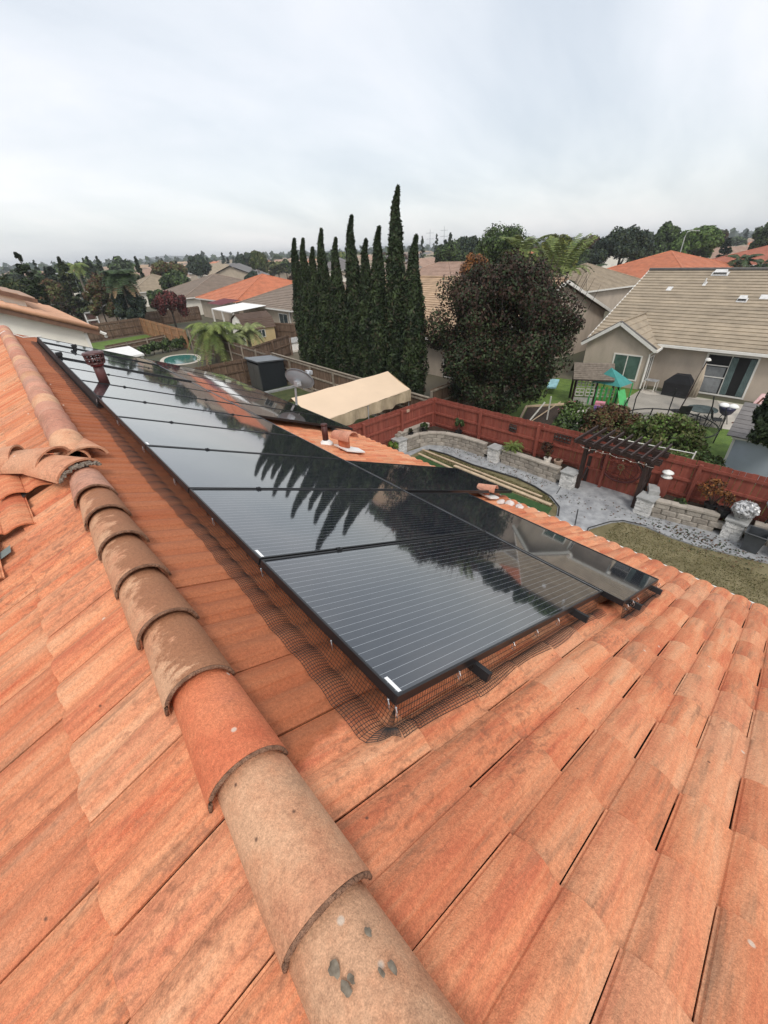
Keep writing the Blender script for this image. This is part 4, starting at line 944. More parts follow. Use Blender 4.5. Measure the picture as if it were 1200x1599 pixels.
# wrapped ball, covered thing, bin
V, F = [], []
t = thing('wrapped_planter', 'ball wrapped in crumpled silver plastic on the near white pillar', 'wrapped ball', (13.85, .72, .65))
def crumple(c, r, seed, sq=1., n=16, amp=.13):
    rr = np.random.default_rng(seed); V = []; F = []
    for i in range(n+1):
        for k in range(2*n):
            th_, ph_ = math.pi*i/n, math.pi*k/n; q = r*(1+amp*(rr.random()-.5)*2*(0 < i < n)); V.append((c[0]+q*math.sin(th_)*math.cos(ph_), c[1]+q*math.sin(th_)*math.sin(ph_), c[2]+q*sq*math.cos(th_)))
    for i in range(n):
        for k in range(2*n): F.append((i*2*n+k, (i+1)*2*n+k, (i+1)*2*n+(k+1) % (2*n), i*2*n+(k+1) % (2*n)))
    return V, F
b = MB(); b.add(*crumple((13.85, .72, .95), .30, 3, .8)); b.build('wrap', mat('silver_wrap', (.10, .10, .10), col2=(.62, .62, .62), scale=11, rough=.3, metal=.3), t)
b = MB(); b.lathe((13.85, .72, .65), [(.16, 0), (.2, .1), (.14, .12)], 12); b.build('pot', m_capg, t)
t = thing('covered_grill', 'grill under a rounded light grey cover on dark legs by the red fence', 'covered grill', (14.15, .05, 0))
b = MB(); b.add(*crumple((14.15, .05, 1.25), .34, 9, .7, amp=.06)); b.build('cover', mat('grey_cover', (.40, .41, .43), var=.12, scale=8, rough=.6), t, True)
for k in range(3):
    a = k*2.1; b = MB(); b.tube([(14.15+.1*math.cos(a), .05+.1*math.sin(a), 1.1), (14.15+.3*math.cos(a), .05+.3*math.sin(a), 0)], .018, 6); b.build('leg', m_blackmat, t)
t = thing('waste_bin', 'dark grey open tapered bin beside the near white pillar', 'bin', (13.45, .22, 0))
b = MB(); V = [(13.45+sx*w_*.5, .22+sy*w_*.5, z) for z, w_ in ((0, .34), (.62, .48), (.62, .43), (.1, .30)) for sx, sy in ((-1, -1), (1, -1), (1, 1), (-1, 1))]
b.add(V, [(3, 2, 1, 0)]+[(4*j+i, 4*j+(i+1) % 4, 4*j+4+(i+1) % 4, 4*j+4+i) for j in range(3) for i in range(4)]+[(12, 13, 14, 15)]); b.build('body', mat('bin_grey', (.05, .055, .06), rough=.5), t)
b = MB(); b.tube([(13.45+sx*.25, .22+sy*.25, .62) for sx, sy in ((-1, -1), (1, -1), (1, 1), (-1, 1), (-1, -1))], .015, 5); b.build('rim', mat('bin_rim', (.09, .095, .10), rough=.5), t)
t = thing('wheelbarrow', 'dark wheelbarrow handles beside the bin at the right edge', 'wheelbarrow', (13.3, -.5, 0))
b = MB(); b.tube([(13.0, -.2, .5), (13.7, -.45, .25)], .02, 6); b.tube([(13.0, -.6, .5), (13.7, -.6, .25)], .02, 6); b.build('handles', m_blackmat, t); b = MB(); b.box((13.55, -.55, .45), (.6, .5, .2)); b.build('tray', mat('barrow_tray', (.05, .05, .05)), t)
b = MB(); b.tube([(13.85, -.6+.0, .17), (13.85, -.5, .17)], .16, 12); b.build('wheel', m_blackmat, t)
# leaf litter on the path by the wall
P = np.stack([rng.normal(12.95, .30, 600), rng.normal(1.2, 1.0, 600), np.full(600, .055)], 1); P2 = np.stack([rng.normal(12.85, .22, 300), rng.uniform(6, 11.2, 300), np.full(300, .055)], 1)
P3 = np.stack([rng.normal(12.6, .35, 70), rng.uniform(2.8, 5.4, 70), np.full(70, .055)], 1)
P = np.concatenate([P, P2, P3]); me = leaf_mesh('leaf_litter', P, np.tile([0, 0, 1.], (len(P), 1)), .038, [L_brn, L_dkg], jitter=.1, tint=.5); o = bpy.data.objects.new('leaf_litter', me); COL.objects.link(o); o['kind'] = 'stuff'
# grass tufts on the lawns
def tufts(name, n, fx_, m, size=.05, up=1.):
    P = fx_(n); P[:, 2] += size*.4; Nn = rng.normal(size=(len(P), 3)); Nn[:, 2] *= .25; me = leaf_mesh(name, P, Nn, size, m, aspect=2.0, jitter=.1, tint=.4); o = bpy.data.objects.new(name, me); COL.objects.link(o); o['kind'] = 'stuff'; return o
L_dry = lm('dry_grass', (.12, .10, .045), (.24, .20, .10)); L_dry2 = lm('olive_grass', (.09, .09, .035), (.15, .15, .06))
def inlawn(n):
    P = np.stack([rng.uniform(8.5, 12.5, n), rng.uniform(-2.5, 3.3, n), np.full(n, .004)], 1); return P
tufts('lawn_grass', 15000, inlawn, [L_dry, L_dry2], .022)
tufts('lawn_grass', 6000, lambda n: np.stack([rng.uniform(11.6, 12.25, n), rng.uniform(5.2, 11.3, n), np.full(n, .004)], 1), [L_dry, L_olv], .025)

# ------------------------------------------------------------------ NEXT YARD: canopy and shed
t = thing('canopy_tent', 'long beige fabric canopy with hanging valance behind the short red fence', 'canopy', (10.4, 14.4, 0))
m_canvas = mat('beige_canvas', (.68, .52, .37), var=.04, scale=1, rough=.8); m_canvas2 = mat('valance_canvas', (.34, .27, .17), col2=(.46, .37, .25), scale=7, stretch=(1, 1, .4), rough=.8, bump=.6, bscale=9)
def grid_sheet(A, B, C, D, nu, nv, f=None):
    V = []; F = []
    A, B, C, D = map(Vector, (A, B, C, D))
    for i in range(nu+1):
        for j in range(nv+1):
            p = A.lerp(B, i/nu).lerp(D.lerp(C, i/nu), j/nv); V.append(p + (f(i/nu, j/nv) if f else Vector((0, 0, 0))))
    for i in range(nu):
        for j in range(nv): k = i*(nv+1)+j; F.append((k, k+1, k+nv+2, k+nv+1))
    return V, F
x0, x1 = 7.6, 13.0
sag = lambda u, v: Vector((0, 0, -.05*math.sin(math.pi*v)-.02*abs(math.sin(u*9.42))))
b = MB(); b.add(*grid_sheet((x0, 14.55, 2.72), (x1-.1, 14.75, 2.72), (x1, 13.35, 2.12), (x0+.2, 12.85, 2.12), 24, 6, sag)); b.add(*grid_sheet((x0, 14.55, 2.72), (x1-.1, 14.75, 2.72), (x1, 16.0, 2.12), (x0+.2, 15.9, 2.12), 24, 6, sag)); b.build('roof_fabric', m_canvas, t, True)
b = MB(); b.add(*grid_sheet((x0+.2, 12.84, 2.12), (x1, 13.34, 2.12), (x1+.0, 13.30, 1.62), (x0+.2, 12.80, 1.66), 40, 6, lambda u, v: Vector((0, .07*math.sin(u*40)*v + .05*math.sin(u*17), .03*math.sin(u*23)*v)))); b.build('valance', m_canvas2, t, True)
b = MB(); b.add(*grid_sheet((x1, 13.35, 2.12), (x1-.1, 14.75, 2.72), (x1-.1, 14.75, 2.1), (x1, 13.35, 1.8), 6, 3)); b.build('end_fabric', m_canvas2, t)
for x, y in ((x0+.3, 12.95), (x1-.05, 13.4), (x0+.3, 15.8), (x1-.05, 15.9), (10.3, 13.1), (10.3, 15.9)): b = MB(); b.tube([(x, y, 0), (x, y, 2.1)], .022, 6); b.build('pole', m_galv, t)
sheet('side_yard', [(4.9, 12.6), (13.3, 12.6), (13.4, 27.5), (4.9, 27.5)], mat('yard_grass', (.035, .050, .014), col2=(.08, .09, .03), scale=2, grain=.2, gscale=15), .004)
t = thing('garden_shed', 'dark charcoal garden shed with a flat sloping roof against the brown fence', 'shed', (12.3, 26.4, 0))
m_char = mat('charcoal_plastic', (.016, .020, .024), var=.12, rough=.5); m_charl = mat('charcoal_door', (.085, .085, .08), var=.1, rough=.5)
b = MB(); X0, X1, Ya, Yb = 11.45, 13.2, 25.5, 27.25
b.add([(X0, Ya, 0), (X1, Ya, 0), (X1, Yb, 0), (X0, Yb, 0), (X0, Ya, 1.78), (X1, Ya, 1.66), (X1, Yb, 1.66), (X0, Yb, 1.78)], [(0, 1, 5, 4), (1, 2, 6, 5), (2, 3, 7, 6), (3, 0, 4, 7), (4, 5, 6, 7)]); b.build('wall', m_char, t)
b = MB(); b.add([(X0-.12, Ya-.08, 1.90), (X1+.08, Ya-.08, 1.74), (X1+.08, Yb+.08, 1.74), (X0-.12, Yb+.08, 1.90), (X0-.12, Ya-.08, 1.82), (X1+.08, Ya-.08, 1.67), (X1+.08, Yb+.08, 1.67), (X0-.12, Yb+.08, 1.82)], [(0, 1, 2, 3), (7, 6, 5, 4), (0, 4, 5, 1), (1, 5, 6, 2), (2, 6, 7, 3), (3, 7, 4, 0)]); b.build('roof', mat('shed_roof', (.10, .11, .12), rough=.35), t)
for ya, yb in ((Ya+.08, Ya+.82), (Ya+.86, Yb-.1)): b = MB(); b.box((X0-.02, (ya+yb)/2, .85), (.035, yb-ya, 1.55)); b.build('door', m_charl, t)
b = MB(); [b.box((X0-.02, Ya+.3+.35*k, 1.71), (.04, .24, .07)) for k in range(4)]; b.build('vent_strip', m_dark, t)
b = MB(); b.box((11.6, 24.9, .06), (4.2, .25, .12), R(-4)); tag(b.build('concrete_kerb', m_conc), 'pale concrete kerb on the grass in front of the charcoal shed', 'kerb')

# ------------------------------------------------------------------ HOUSES
def rmat(name, c, c2=None, rnd=.10): return mat(name, c, col2=c2 or tuple(min(1, q*1.35) for q in c), scale=1.4, rough=.85, rnd=rnd, grain=.10, gscale=6, bump=.5, bscale=14)
R_tan = rmat('tan_roof_tile', (.26, .21, .15)); R_tan2 = rmat('sandy_roof_tile', (.34, .235, .15)); R_org = rmat('orange_roof_tile', (.40, .145, .075)); R_brn = rmat('brown_roof_tile', (.20, .155, .12)); R_gry = rmat('grey_roof_tile', (.15, .14, .135)); R_red = rmat('red_roof_tile', (.30, .11, .07)); R_pnk = rmat('pinkish_roof_tile', (.30, .20, .15)); R_brd = rmat('dark_brown_shingle', (.085, .055, .04))
class Fr:      # local frame: u along, v away, origin at ground
    def __init__(s, o, ang): s.o = Vector((*o, 0)); s.u = Vector((math.cos(ang), math.sin(ang), 0)); s.v = Vector((-math.sin(ang), math.cos(ang), 0)); s.a = ang
    def __call__(s, u, v, z): return s.o + s.u*u + s.v*v + Vector((0, 0, z))
def window(fr, parent, u0, u1, z0, z1, v, side=1, frame=.06, glass=None, mull=1, axis='u', name='window', sill=False):
    """window on the plane v=const (axis u) or u=const (axis v)"""
    P = (lambda a, z, d: fr(a, v-side*d, z)) if axis == 'u' else (lambda a, z, d: fr(v-side*d, a, z))
    b = MB()
    for (a, b_, c, d) in ((u0-frame, u1+frame, z0-frame, z0), (u0-frame, u1+frame, z1, z1+frame), (u0-frame, u0, z0, z1), (u1, u1+frame, z0, z1)):
        b.add([P(x, z, dd) for dd in (-.02, .045) for x, z in ((a, c), (b_, c), (b_, d), (a, d))], [(0, 1, 2, 3), (7, 6, 5, 4), (0, 4, 5, 1), (1, 5, 6, 2), (2, 6, 7, 3), (3, 7, 4, 0)])
    for k in range(mull):
        x = u0+(u1-u0)*(k+1)/(mull+1); b.add([P(xx, z, dd) for dd in (-.02, .03) for xx, z in ((x-.025, z0), (x+.025, z0), (x+.025, z1), (x-.025, z1))], [(0, 1, 2, 3), (7, 6, 5, 4), (0, 4, 5, 1), (1, 5, 6, 2), (2, 6, 7, 3), (3, 7, 4, 0)])
    w = b.build(name, m_trim, parent)
    for k in range(mull+1):
        a = u0+(u1-u0)*k/(mull+1)+.02; e = u0+(u1-u0)*(k+1)/(mull+1)-.02
        b = MB(); b.add([P(x, z, .012) for x, z in ((a, z0), (e, z0), (e, z1), (a, z1))], [(0, 1, 2, 3)]); b.build('pane', glass or m_glass, w)
    return w
def course_roof(fr, parent, corners, m, n, name='tile_course', lift=.045, parts=True, tile=None, seg=None):
    """corners: eave-a, eave-b, ridge-b, ridge-a as (u,v,z); stepped courses of tiles"""
    A, B, C, D = [fr(*c) for c in corners]; nrm = (B-A).cross(D-A).normalized()
    if nrm.z < 0: nrm = -nrm
    allb = MB()
    for k in range(n):
        t0, t1 = k/n, (k+1)/n; p, q = A.lerp(D, t0), B.lerp(C, t0); r, s_ = B.lerp(C, t1), A.lerp(D, t1)
        if (q-p).length < .02: continue
        b = MB(); b.add([p+nrm*lift, q+nrm*lift, r+nrm*.008, s_+nrm*.008, p-nrm*.02, q-nrm*.02], [(0, 1, 2, 3), (4, 5, 1, 0), (0, 3, 4), (1, 5, 2)])
        if parts: b.build(name, m, parent)
        else: allb.add(b.v, b.f)
    if not parts: o = allb.build(name, m, parent); 
    b = MB(); b.add([A-nrm*.03, B-nrm*.03, C-nrm*.03, D-nrm*.03], [(0, 1, 2, 3)]); return b
def simple_house(name, label, o, ang, L, D, eave, rise, m_wall, m_roof, hip=True, over=.5, group=None, wins=(), n=22, cat='house', ridge_caps=True):
    """L along u, D along v, ridge along u"""
    fr = Fr(o, ang); t = thing(name, label, cat, (*o, 0), group)
    b = MB(); a, c = L/2, D/2
    b.add([fr(sx*a, sy*c, z) for z in (0, eave) for sx, sy in ((-1, -1), (1, -1), (1, 1), (-1, 1))], [(0, 1, 5, 4), (1, 2, 6, 5), (2, 3, 7, 6), (3, 0, 4, 7)])
    if not hip: b.add([fr(-a, -c, eave), fr(-a, c, eave), fr(-a, 0, eave+rise*c/(c+over))], [(0, 1, 2)]); b.add([fr(a, -c, eave), fr(a, c, eave), fr(a, 0, eave+rise*c/(c+over))], [(0, 2, 1)])
    b.build('wall', m_wall, t)
    A, Cc = a+over, c+over; h = Cc if hip else 0; z0 = eave-.05; z1 = eave+rise
    rl = max(A-h, 0.05)
    rf = MB()
    for crn in (((-A, -Cc, z0), (A, -Cc, z0), (rl, 0, z1), (-rl, 0, z1)), ((A, Cc, z0), (-A, Cc, z0), (-rl, 0, z1), (rl, 0, z1))) + ((((A, -Cc, z0), (A, Cc, z0), (rl, 0, z1), (rl, 0, z1)), ((-A, Cc, z0), (-A, -Cc, z0), (-rl, 0, z1), (-rl, 0, z1))) if hip else ()):
        P = [fr(*q) for q in crn]; nrm = (P[1]-P[0]).cross(P[3]-P[0]).normalized()
        if nrm.z < 0: nrm = -nrm
        for k in range(n):
            t0, t1 = k/n, (k+1)/n; rf.add([P[0].lerp(P[3], t0)+nrm*.05, P[1].lerp(P[2], t0)+nrm*.05, P[1].lerp(P[2], t1), P[0].lerp(P[3], t1), P[0].lerp(P[3], t0)-nrm*.03, P[1].lerp(P[2], t0)-nrm*.03], [(0, 1, 2, 3), (4, 5, 1, 0)])
    r = rf.build('roof', m_roof, t)
    if ridge_caps:
        b = MB(); b.tube([fr(-rl, 0, z1+.02), fr(rl, 0, z1+.02)], .09, 6)
        if hip:
            for sx in (-1, 1):
                for sy in (-1, 1): b.tube([fr(sx*A, sy*Cc, z0+.05), fr(sx*rl, 0, z1+.02)], .08, 6)
        b.build('ridge_line', m_roof, t)
    b = MB()
    for (p, q) in (((-A, -Cc), (A, -Cc)), ((A, -Cc), (A, Cc)), ((A, Cc), (-A, Cc)), ((-A, Cc), (-A, -Cc))):
        if hip or p[1] == q[1]: b.bar(fr(*p, z0-.06), fr(*q, z0-.06), .05, .16)
    b.build('gutter', m_trim, t)
    for w in wins: window(fr, t, *w[:5], **(w[5] if len(w) > 5 else {}))
    return t, fr, r

# big tan house on the right
ANG = math.atan2(-1, .068); fr = Fr((27.35, 12.2), ANG)      # u runs towards -Y (along the eave), v away is +X
fr.v = Vector((1, .068, 0)).normalized()
tan = thing('tan_house', 'big tan stucco house with a wide ribbed tan tile roof and sliding patio door', 'house', (27.35, 12.2, 0))
Z0, Z1, W1 = 2.42, 5.55, 8.7
b = MB(); UL = 22
b.add([fr(.4, .45, 0), fr(UL, .45, 0), fr(UL, .45, 2.4), fr(.4, .45, 2.4), fr(.4, 16.5, 0), fr(.4, 16.5, 2.4), fr(.4, W1, 5.3)], [(0, 1, 2, 3), (4, 0, 3, 6, 5)]); b.build('wall', m_stucco, tan)
b = course_roof(fr, tan, ((0, 0, Z0), (UL, 0, Z0), (UL, W1, Z1), (0, W1, Z1)), R_tan, 24); b.build('roof_deck', m_felt, tan)
course_roof(fr, tan, ((0, 2*W1, Z0), (UL, 2*W1, Z0), (UL, W1, Z1), (0, W1, Z1)), R_tan, 24, parts=False, name='rear_roof')
b = MB(); b.tube([fr(0, W1, Z1+.05), fr(UL, W1, Z1+.05)], .11, 7); b.build('ridge_line', mat('ridge_grey', (.13, .12, .11), var=.2), tan, True)
b = MB(); b.bar(fr(0, 0, Z0-.08), fr(0, W1, Z1-.08), .06, .20); b.build('rake_board', m_trim, tan)
b = MB(); b.bar(fr(3.9, -.06, Z0-.05), fr(UL, -.06, Z0-.05), .10, .13); b.build('gutter', m_trim, tan)
# wing with gable towards the garden: u 0.1 .. 4.0, apex at u 2.0
g0, g1, ga, gz, ge_ = .15, 4.05, 2.0, 3.52, 2.30
b = MB(); b.add([fr(g0+.15, -.75, 0), fr(g1-.25, -.75, 0), fr(g1-.25, -.75, ge_), fr(ga, -.75, gz-.12), fr(g0+.15, -.75, ge_)], [(0, 1, 2, 3, 4)]); b.add([fr(g1-.25, -.75, 0), fr(g1-.25, .45, 0), fr(g1-.25, .45, 2.35), fr(g1-.25, -.75, 2.3)], [(0, 1, 2, 3)]); b.add([fr(g0+.15, -.75, 0), fr(g0+.15, .45, 0), fr(g0+.15, .45, 2.35), fr(g0+.15, -.75, 2.3)], [(0, 3, 2, 1)]); b.build('gable_wall', m_stucco, tan)
vv = lambda z: (z-Z0)/(Z1-Z0)*W1
for (ue, s) in ((g0-.1, -1), (g1+.1, 1)):
    nn = 6; b = MB()
    for k in range(nn):
        t0, t1 = k/nn, (k+1)/nn; ua, ub = ue+(ga-ue)*t0, ue+(ga-ue)*t1; za, zb_ = ge_-.06+(gz-ge_+.06)*t0, ge_-.06+(gz-ge_+.06)*t1
        b2 = MB(); b2.add([fr(ua, -1.0, za+.05), fr(ua, max(0, vv(za))+.25, za+.05), fr(ub, max(0, vv(zb_))+.25, zb_+.01), fr(ub, -1.0, zb_+.01), fr(ua, -1.0, za-.02), fr(ua, max(0, vv(za))+.25, za-.02)], [(0, 1, 2, 3), (4, 5, 1, 0)]); b2.build('tile_course', R_tan, tan)
    b = MB(); b.bar(fr(ue, -1.02, ge_-.10), fr(ga, -1.02, gz-.04), .05, .17); b.build('rake_board', m_trim, tan)
    b = MB(); b.tube([fr(ue, -.98, ge_+.02), fr(ga, -.98, gz+.06)], .06, 6); b.build('rake_tiles', mat('ridge_grey', (.13, .12, .11)), tan, True)
b = MB(); b.tube([fr(ga, -1.0, gz+.05), fr(ga, vv(gz)+.1, gz+.05)], .07, 6); b.build('ridge_line', R_tan, tan, True)
b = MB(); b.bar(fr(g1+.12, -1.0, ge_-.1), fr(g1+.12, .0, ge_-.06), .09, .12); b.tube([fr(g1+.05, -.95, ge_-.12), fr(g1-.2, -.82, ge_-.3), fr(g1-.2, -.82, .1)], .045, 6); b.build('downpipe', m_trim, tan)
window(fr, tan, 2.05, 3.45, .52, 1.80, -.75, glass=m_glassg, frame=.07)
window(fr, tan, -.48, .28, .45, 1.75, g1-.25, axis='v', side=-1, frame=.06)
w = window(fr, tan, 6.35, 8.45, .12, 2.10, .45, frame=.08, name='sliding_door', glass=m_dark)
b = MB()
for z in (.95, 1.55): b.add([fr(u, .45-d, zz) for d in (.0, .06) for u, zz in ((6.38, z), (7.37, z), (7.37, z+.05), (6.38, z+.05))], [(0, 1, 2, 3), (7, 6, 5, 4), (3, 2, 6, 7), (0, 4, 5, 1)])
b.build('rail', m_trim, w)
for k, (za, zb_) in enumerate(((.16, .92), (1.0, 1.5))): b = MB(); b.add([fr(u, .40, z) for u, z in ((6.42, za), (7.3, za), (7.3, zb_), (6.42, zb_))], [(0, 1, 2, 3)]); b.build('grey_pane', mat('frosted', (.20, .21, .215), rough=.2), w)
for u in (7.55, 8.25):
    V = []; F = []
    for k in range(13): x = u-.12+.28*k/12; V += [fr(x, .40+.02*math.sin(k*2.2), .15), fr(x+(.06 if u > 8 else -.03), .40+.02*math.sin(k*2.2), 2.05)]
    for k in range(12): F.append((2*k, 2*k+2, 2*k+3, 2*k+1))
    b = MB(); b.add(V, F); b.build('curtain', mat('teal_curtain', (.12, .17, .165), var=.2), w)
# roof vents of the tan house
for u, k, w_, kind, lab in ((4.3, .93, .9, 'wide', 'wide white roof vent near the left end of the ridge'), (10.4, .92, 1.0, 'wide', 'wide white roof vent near the ridge on the right'), (3.9, .78, .18, 'pipe', 'thin pipe vent below the left wide vent'), (10.3, .80, .4, 'pipe', 'pipe vent on pale flashing below the right wide vent'),
                            (7.9, .74, .42, 'box', 'upper white box vent in the middle of the tan roof'), (7.2, .62, .4, 'flash', 'pale flashing between the two box vents'), (6.3, .57, .5, 'box', 'lower white box vent in the middle of the tan roof'), (8.9, .55, .3, 'pipe', 'small pipe vent right of the lower box vent'), (2.2, .70, .3, 'flash', 'small pale flashing near the left rake of the tan roof')):
    p = fr(u, W1*k, Z0+(Z1-Z0)*k+.05); b = MB(); tl = Matrix.Rotation(-math.atan2(Z1-Z0, W1)*0, 4, 'X')
    q = lambda du, dv, dz: fr(u+du, W1*k+dv, Z0+(Z1-Z0)*(k+dv/W1)+.05+dz)
    hw = w_/2
    b.add([q(-hw, -.22, .0), q(hw, -.22, .0), q(hw, .22, .03), q(-hw, .22, .03)], [(0, 1, 2, 3)])
    if kind in ('wide', 'box'): b.add([q(-hw*.8, -.16, .02), q(hw*.8, -.16, .02), q(hw*.8, .14, .02), q(-hw*.8, .14, .02), q(-hw*.8, -.18, .16), q(hw*.8, -.18, .16), q(hw*.7, .14, .20), q(-hw*.7, .14, .20)], [(3, 2, 6, 7), (1, 2, 6, 5), (0, 3, 7, 4), (4, 5, 6, 7)])
    if kind == 'pipe': b.tube([p, p+Vector((0, 0, .32))], .045, 7)
    b.build('roof_vent', mat('vent_pale', (.58, .57, .55), var=.15, scale=6), tan)
# patio and yard of the tan house
sheet('patio', [(22.5, 8.1), (27.3, 8.3), (28.0, -4), (24.0, -4), (23.6, 1.6), (22.8, 4.5), (21.4, 6.6)], m_patio, .010)
sheet('back_lawn', [(14.6, 12.2), (26.2, 13.2), (27.4, 8.3), (28, -4), (14.8, -4), (14.0, 8)], m_green, .006)
t = thing('covered_grill', 'barbecue under a black cover against the tan house wall', 'covered grill', (27.0, 6.6, 0)); b = MB()
prof = [(-.62, -.32, 0), (.62, -.32, 0), (.62, .32, 0), (-.62, .32, 0), (-.66, -.34, .75), (.66, -.34, .75), (.66, .34, .75), (-.66, .34, .75), (-.30, -.22, 1.15), (.34, -.22, 1.18), (.34, .25, 1.18), (-.30, .25, 1.15)]
b.add([Vector((27.0-y*1.0, 6.5-x, z)) for x, y, z in prof], [(0, 1, 5, 4), (1, 2, 6, 5), (2, 3, 7, 6), (3, 0, 4, 7), (4, 5, 9, 8), (5, 6, 10, 9), (6, 7, 11, 10), (7, 4, 8, 11), (8, 9, 10, 11)]); b.build('cover', mat('black_cover', (.010, .010, .012), rough=.6, bump=1, bscale=6), t)
t = thing('side_table', 'small pale metal frame table beside the black covered barbecue', 'table', (27.0, 7.9, 0)); b = MB(); b.box((27.0, 7.85, .62), (.5, .6, .03)); b.build('table_top', m_galv, t)
for dx in (-.22, .22):
    for dy in (-.27, .27): b = MB(); b.bar((27.0+dx, 7.85+dy, 0), (27.0+dx, 7.85+dy, .6), .035); b.build('leg', m_trim, t)
t = thing('patio_umbrella', 'folded beige patio umbrella leaning on a dark base', 'umbrella', (24.3, 5.45, 0))
b = MB(); b.tube([(24.3, 5.45, .05), (24.75, 5.15, 2.45)], .03, 6); b.build('pole', m_darkwood, t); b = MB(); b.lathe((24.3, 5.45, 0), [(.42, 0), (.42, .06), (.1, .1)], 4); b.build('base', m_blackmat, t)
b = MB(); 
for k in range(9):
    a = 2*math.pi*k/9; b.tube([(24.74, 5.16, 2.35), (24.70+.10*math.cos(a), 5.18+.10*math.sin(a), 1.6), (24.62+.16*math.cos(a), 5.22+.16*math.sin(a), .75)], [.03, .06, .05], 6)
b.build('folded_canopy', mat('beige_cloth', (.40, .33, .25), var=.15), t, True); b = MB(); b.lathe((24.78, 5.13, 2.42), [(.03, 0), (.13, .06), (.1, .12), (.05, .16)], 8); b.build('finial', m_trim, t)
t = thing('patio_table', 'round glass topped patio table under the folded umbrella', 'table', (23.6, 4.4, 0)); b = MB(); b.lathe((23.6, 4.4, .55), [(.62, 0), (.62, .03)], 20); b.build('table_top', mat('grey_glass', (.12, .15, .15), rough=.1), t)
for k in range(4): a = k*1.57+.4; b = MB(); b.tube([(23.6+.15*math.cos(a), 4.4+.15*math.sin(a), .3), (23.6+.5*math.cos(a), 4.4+.5*math.sin(a), 0)], .02, 5); b.build('leg', m_blackmat, t)
for (x, y, a, lab) in ((23.0, 3.6, .4, 'dark metal patio chair in front of the glass table'), (22.9, 5.0, 2.2, 'dark metal patio chair left of the glass table')):
    t = thing('patio_chair', lab, 'chair', (x, y, 0), 'dark metal patio chairs'); b = MB()
    T = Matrix.Translation((x, y, 0)) @ Matrix.Rotation(a, 4, 'Z')
    for sx in (-.22, .22): b.tube([T @ Vector(p) for p in ((sx, -.25, 0), (sx, -.2, .42), (sx, .2, .4), (sx, .32, .85))], .016, 5); b.tube([T @ Vector(p) for p in ((sx, .28, 0), (sx, .15, .42))], .016, 5)
    b.build('frame', m_blackmat, t); b = MB(); b.add([T @ Vector(p) for p in ((-.22, -.2, .42), (.22, -.2, .42), (.22, .2, .4), (-.22, .2, .4))], [(0, 1, 2, 3)]); b.build('seat', m_blackmat, t); b = MB(); b.add([T @ Vector(p) for p in ((-.22, .2, .42), (.22, .2, .42), (.22, .32, .85), (-.22, .32, .85))], [(0, 1, 2, 3)]); b.build('backrest', m_blackmat, t)
t = thing('kettle_grill', 'round dark kettle grill with white lids heaped on top near the patio door', 'grill', (24.0, 3.55, 0)); b = MB(); b.lathe((24.0, 3.55, .35), [(.08, 0), (.24, .12), (.32, .30), (.34, .42)], 14); b.build('bowl', mat('dark_blue_enamel', (.02, .02, .05), rough=.3), t, True)
for k in range(3): a = k*2.1; b = MB(); b.tube([(24.0+.1*math.cos(a), 3.55+.1*math.sin(a), .4), (24.0+.28*math.cos(a), 3.55+.28*math.sin(a), 0)], .018, 5); b.build('leg', m_blackmat, t)
for k, (dx, dy) in enumerate(((0, .16), (.05, -.18))): b = MB(); b.lathe((24.0+dx, 3.55+dy, .76), [(.22, 0), (.21, .06), (.12, .13), (.02, .15)], 12); b.build('lid', m_white, t, True)
t = thing('folding_chair', 'reddish wood reclining chair with a pink towel over its back', 'chair', (24.6, 2.6, 0)); m_rw = mat('reddish_wood', (.13, .05, .03), var=.2)
for a, e in (((24.2, 3.2, .0), (24.9, 2.2, .5)), ((24.2, 2.1, 0), (24.8, 2.9, .55)), ((24.2, 3.1, .12), (24.9, 2.0, .08)), ((24.7, 2.5, .4), (25.3, 2.2, 1.15)), ((24.6, 2.9, .4), (25.2, 2.6, 1.1))): b = MB(); b.bar(a, e, .05, .08); b.build('slat', m_rw, t)
b = MB(); b.add(*grid_sheet((24.75, 2.95, .55), (25.25, 2.75, 1.25), (25.35, 2.2, 1.2), (24.8, 2.35, .5), 6, 6, lambda u, v: Vector((0, 0, .03*math.sin(v*9))))); b.build('towel', mat('pink_towel', (.55, .30, .30), col2=(.70, .50, .48), scale=9), t, True)
# trampoline-like net enclosure
t = thing('net_enclosure', 'round black safety net enclosure on curved poles between bush and patio', 'net enclosure', (20.9, 4.9, 0)); cxn, cyn, rn = 20.9, 4.95, 1.85
def netp(a, z): return (cxn+rn*math.cos(a)*(1+.03*z), cyn+rn*math.sin(a)*(1+.03*z), z)
for k in range(7):
    a = 2*math.pi*k/7+.3; b = MB(); b.tube([netp(a, 0), netp(a, .6), netp(a, 1.1), (cxn+rn*.97*math.cos(a), cyn+rn*.97*math.sin(a), 1.55)], .025, 6); b.build('pole', m_blackmat, t)
b = MB(); b.tube([netp(2*math.pi*k/36, .5) for k in range(37)], .03, 5, cap=False); b.build('ring', m_blackmat, t)
V = []; F = []
for k in range(73):
    a = 2*math.pi*k/72; top = 1.42-.25*abs(math.sin(3.5*(a-.3)))
    for q in range(5): V.append(netp(a, .12+(top-.12)*q/4))
for k in range(72):
    for q in range(4): F.append((5*k+q, 5*k+5+q, 5*k+6+q, 5*k+q+1))
m_net = bpy.data.materials.new('fine_net'); m_net.use_nodes = True; m_net.node_tree.nodes['Principled BSDF'].inputs['Base Color'].default_value = (.03, .03, .032, 1); m_net.node_tree.nodes['Principled BSDF'].inputs['Alpha'].default_value = .34
b = MB(); b.add(V, F); b.build('net', m_net, t)
